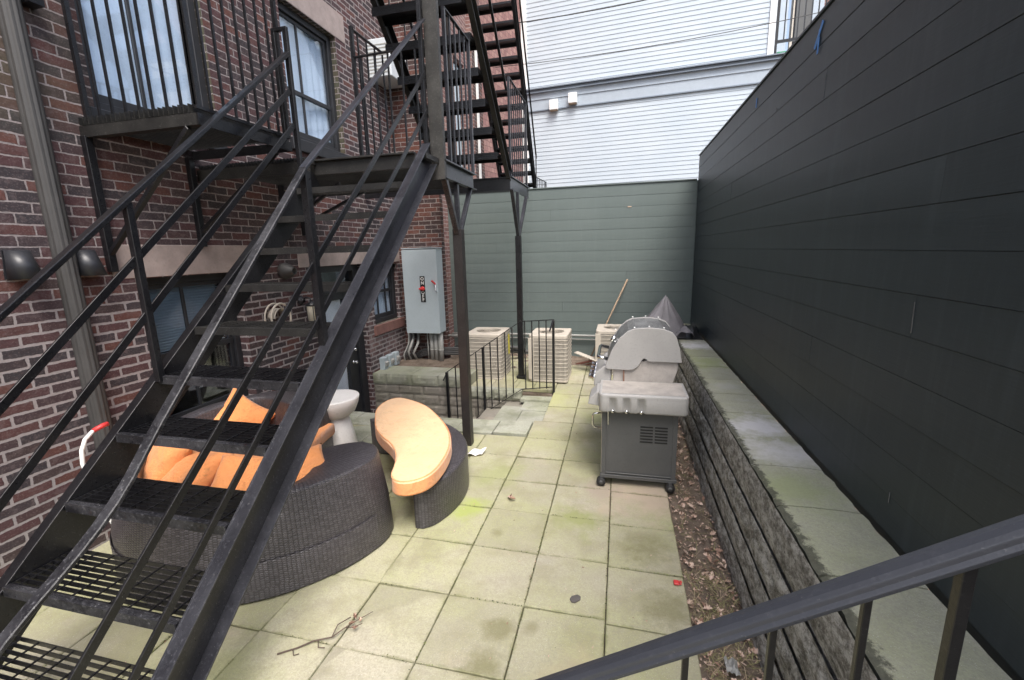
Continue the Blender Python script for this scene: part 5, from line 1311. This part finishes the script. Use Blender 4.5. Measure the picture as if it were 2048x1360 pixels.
for (x, y, s, lb) in ((.56, 1.95, .06, 'crumpled clear grey plastic scrap in the dry grass'), (.63, 1.42, .05, 'small white paper scrap in the dry grass below the handrail'), (.66, 1.1, .075, 'larger white paper scrap at the bottom edge of the soil strip')):
    m = MB(); vs = []; fs = []
    for i in range(7):
        for j in range(6): vs.append((x + s * (i / 6 - .5), y + s * 1.3 * (j / 5 - .5), .03 + .03 * noise.noise(Vector((i * .6, j * .7, x * 9)))))
    for i in range(6):
        for j in range(5): a = i * 6 + j; fs.append((a, a + 6, a + 7, a + 1))
    m.mesh(vs, fs); o = m.build('paper_scrap', PAPER if 'white' in lb else PVC); tag(o, lb, 'litter')
m = MB(); leaf(m, Vector((.47, 1.33, .04)), .05, .5, 0, .3); o = m.build('green_leaf', plain('green_leaf_paint', (.06, .3, .13), .5), weld=False); tag(o, 'single green leaf in the soil strip behind the handrail', 'leaf')

# blue tape
t1 = MB(); t1.bar((1.176, 3.42, 3.33), (1.176, 3.52, 3.21), .002, .03, up=(0, 1, 1)); t1.bar((1.174, 3.455, 3.25), (1.174, 3.46, 3.16), .002, .022, up=(0, 1, 0)); t1.bar((1.175, 3.46, 3.30), (1.175, 3.47, 3.22), .002, .02, up=(0, 1, 0)); o = t1.build('painters_tape', BLUE); tag(o, 'crossed strips of blue tape near the top of the dark fence', 'tape')
t1 = MB(); t1.bar((1.176, 4.8, 3.3), (1.176, 4.81, 3.22), .002, .022, up=(0, 1, 0)); o = t1.build('painters_tape', BLUE); tag(o, 'single short strip of blue tape farther along the dark fence', 'tape')
fx = MB(); fx.box(.1, .16, 7.944, 7.949, 2.655, 2.67); o = fx.build('bare_wood_chip', plain('bare_wood', (.75, .55, .4), .8)); tag(o, 'pale bare wood chip mark high on the grey green fence', 'mark')

# ================================================================== NEIGHBOURS
# siding building
sb = thing('sided_house', 0, 'pale blue clapboard building behind the far fence', 'building')
PL = Vector((-2.45, 12.02, 0)); PR = Vector((3.02, 11.56, 0)); dx = (PR - PL); dxn = dx.normalized(); nn = Vector((dxn.y, -dxn.x, 0))
def clap(mb, z0, z1, pitch, L0, L1, depth=.009):
    z = z0
    while z < z1:
        za = min(z + pitch, z1)
        a = PL + dxn * L0; b = PL + dxn * L1
        mb.face([a + nn * depth + Vector((0, 0, z)), b + nn * depth + Vector((0, 0, z)), b + Vector((0, 0, za)), a + Vector((0, 0, za))])
        mb.face([a + Vector((0, 0, z)), b + Vector((0, 0, z)), b + nn * depth + Vector((0, 0, z)), a + nn * depth + Vector((0, 0, z))])
        z += pitch
Lw = dx.length
m = MB(); clap(m, 1.5, 5.42, .0985, 0, Lw + 6); m.build('lower_siding', SIDING, sb, weld=False)
m = MB(); clap(m, 5.9, 13, .0985, 0, Lw); m.build('upper_siding', SIDING, sb, weld=False)
def sbox(mb, L0, L1, d0, d1, z0, z1):
    a = PL + dxn * L0; b = PL + dxn * L1; v = []
    for z in (z0, z1): v += [a + nn * d0 + Vector((0, 0, z)), b + nn * d0 + Vector((0, 0, z)), b + nn * d1 + Vector((0, 0, z)), a + nn * d1 + Vector((0, 0, z))]
    mb.mesh(v, [(0, 1, 2, 3), (7, 6, 5, 4), (0, 4, 5, 1), (1, 5, 6, 2), (2, 6, 7, 3), (3, 7, 4, 0)])
m = MB(); sbox(m, 0, Lw + 6, .03, 0, 5.44, 5.83); sbox(m, 0, Lw + 6, .05, .03, 5.68, 5.692); m.build('band_board', TRIMB, sb)
m = MB(); sbox(m, 0, Lw + 6, .10, 0, 5.83, 5.85); sbox(m, 0, Lw + 6, .07, 0, 5.85, 5.905); sbox(m, 0, Lw + 6, .13, -.0, 5.906, 5.93); m.build('ledge', TRIMD, sb)  # shading of the overhang painted in by the dark ledge colour
m = MB(); sbox(m, 0, Lw + 6, .045, 0, 5.415, 5.44); m.build('drip_edge', TRIMD, sb)
m = MB(); sbox(m, Lw - .06, Lw + .06, .03, -.1, 5.93, 13); m.build('corner_board', WHITE, sb)
m = MB(); sbox(m, -.06, .08, .03, -.1, 1.5, 13); m.build('corner_board', WHITE, sb)
m = MB(); sbox(m, 0, Lw, -.02, -4, 1.5, 13); m.build('core', SIDING, sb)
m = MB(); sbox(m, Lw, Lw + 6, -.02, -4, 1.5, 5.9); m.build('deck_block', SIDING, sb)
for i, (px_, lb) in enumerate(((-1.68, 'left white vent box on the band of the pale blue building'), (-1.21, 'right white vent box on the band of the pale blue building'))):
    t = thing('vent_box', 0, lb, 'vent', 'white vent boxes on the neighbouring building')
    L0 = (px_ - PL.x) / dxn.x; z0 = 5.36 if i == 0 else 5.46
    m = MB(); sbox(m, L0 - .1, L0 + .11, .16, .052, z0 + .02, z0 + .25); m.build('hood', WHITE, t, bevel=.01, seg=2)
    m = MB(); sbox(m, L0 - .085, L0 + .095, .145, .05, z0, z0 + .019); m.build('outlet', WOOD, t)
# porch at the top right
pc = thing('roof_deck', 0, 'roof deck with black railing, blue columns and tan board screen at the top right', 'deck')
def dpt(L, d, z): return PL + dxn * L - nn * d + Vector((0, 0, z))
for i in range(16):
    L = Lw + .12 + .12 * i; m = MB(); p = dpt(L, .02, 0); m.box(p.x - .01, p.x + .01, p.y - .01, p.y + .01, 6.2, 7.35); m.build('baluster', IRON, pc)
m = MB(); m.bar(dpt(Lw + .1, .02, 7.36), dpt(Lw + 3, .02, 7.36), .04, .03); m.bar(dpt(Lw + .1, .02, 6.2), dpt(Lw + 3, .02, 6.2), .05, .05); m.build('rail', IRON, pc)
p = dpt(Lw + .1, .02, 0); m = MB(); m.box(p.x - .02, p.x + .02, p.y - .02, p.y + .02, 5.93, 7.35); m.build('post', IRON, pc)
for L, wd, mt_ in ((.35, .34, TRIMB), (.62, .05, CREAM), (.85, .34, GRILL_D), (1.12, .22, TRIMB)):
    m = MB(); a = dpt(Lw + L, 1.2, 0); m.box(a.x - wd / 2, a.x + wd / 2, a.y, a.y + .1, 5.9, 10); m.build('column', mt_, pc)
m = MB(); a = dpt(Lw + 1.3, 1.0, 0)
for i in range(16):
    x_ = a.x + .14 * i; zt = 6.75 + .33 * i * .6; m.box(x_, x_ + .132, a.y - .03 * i, a.y + .03 - .03 * i, 5.9, min(zt, 8.4))
m.build('board_screen', plain('tan_boards', (.62, .52, .38), .7, vary=.12, scale=3), pc)
m = MB(); a = dpt(Lw + 1, 1.9, 0); m.box(a.x - .2, a.x + 4, a.y, a.y + .2, 5.9, 12); m.build('back_wall', BRICK3, pc)
m = MB(); p = dpt(Lw + .25, .1, 0); m.box(p.x - .1, p.x + .08, p.y, p.y + .15, 5.94, 6.03); m.build('planter_tray', plain('green_plastic', (.05, .35, .16), .5), pc)
# brick and shingle neighbour beyond the far fence
nb_ = thing('neighbour_house', 0, 'pinkish brick and shingle house behind the fire escape beyond the fence', 'building')
m = MB(); wall_x(m, -3.1, 7.05, 9.45, .2, 12, [(8.62, 9.2, 3.3, 5.6)], .12); m.face([(-3.1, 9.45, .2), (-3.0, 9.45, .2), (-3.0, 9.45, 12), (-3.1, 9.45, 12)]); m.build('brick_wall', BRICK3, nb_, weld=False)
m = MB(); wall_x(m, -3.0, 9.45, 10.1, .2, 12, [], .1); m.build('brick_wall', BRICK2, nb_, weld=False)
m = MB(); m.face([(-3.0, 10.1, .2), (-2.5, 12.1, .2), (-2.5, 12.1, 12), (-3.0, 10.1, 12)], [(0, 0), (2.06, 0), (2.06, 12), (0, 12)]); m.build('shingle_wall', SHINGLE, nb_, weld=False)
m = MB(); m.box(-3.24, -3.2, 8.6, 9.22, 3.3, 5.6); wn = m.build('window', FRAME, nb_)
m = MB(); m.box(-3.199, -3.19, 8.68, 9.14, 3.36, 5.54); m.build('pane', plain('painted_sky_pane', (.55, .66, .72), .2, vary=.1), wn)  # mirrored sky put into the pale blue base colour of the pane
m = MB(); m.tube([(-3.05, 8.3, 3), (-3.05, 8.3, 12)], .045, 10); m.build('downspout', PIPEM, nb_)
m = MB(); m.box(-2.99, -2.95, 9.62, 9.68, 3, 12); m.build('downspout', WHITE, nb_)
m = MB(); m.box(-2.86, -2.8, 11.0, 11.35, 5.2, 7.4); m.build('shutter', GRILL_D, nb_)
ac = thing('window_unit', 0, 'pale blue grey air conditioner box mounted high on the brown brick pier', 'air conditioner')
m = MB(); m.box(-3.62, -3.24, 6.4, 6.9, 4.5, 5.0); m.build('case', plain('pale_grey_case', (.6, .64, .66), .4, vary=.04), ac, bevel=.01)
m = MB()
for i in range(9): m.box(-3.59, -3.27, 6.396, 6.399, 4.55 + .045 * i, 4.565 + .045 * i)
m.build('grille', PVC, ac)
# overhead cables
def cable(pts, r, label):
    P = [];
    for a, b in zip(pts[:-1], pts[1:]):
        for i in range(8): P.append(Vector(a).lerp(Vector(b), i / 8))
    P.append(Vector(pts[-1])); L = (Vector(pts[-1]) - Vector(pts[0])).length
    for i, p in enumerate(P): P[i] = p + Vector((0, 0, -.12 * 4 * (i / (len(P) - 1)) * (1 - i / (len(P) - 1))))
    m = MB(); m.tube(P, r, 6); o = m.build('overhead_cable', TERR); tag(o, label, 'cable')
cable([(-2.4, 9, 6.12), (3.5, 9, 6.5)], .009, 'upper thin cable crossing in front of the pale blue building')
cable([(-2.4, 9, 5.42), (4.2, 9, 5.75)], .006, 'lower thin cable crossing in front of the pale blue building')
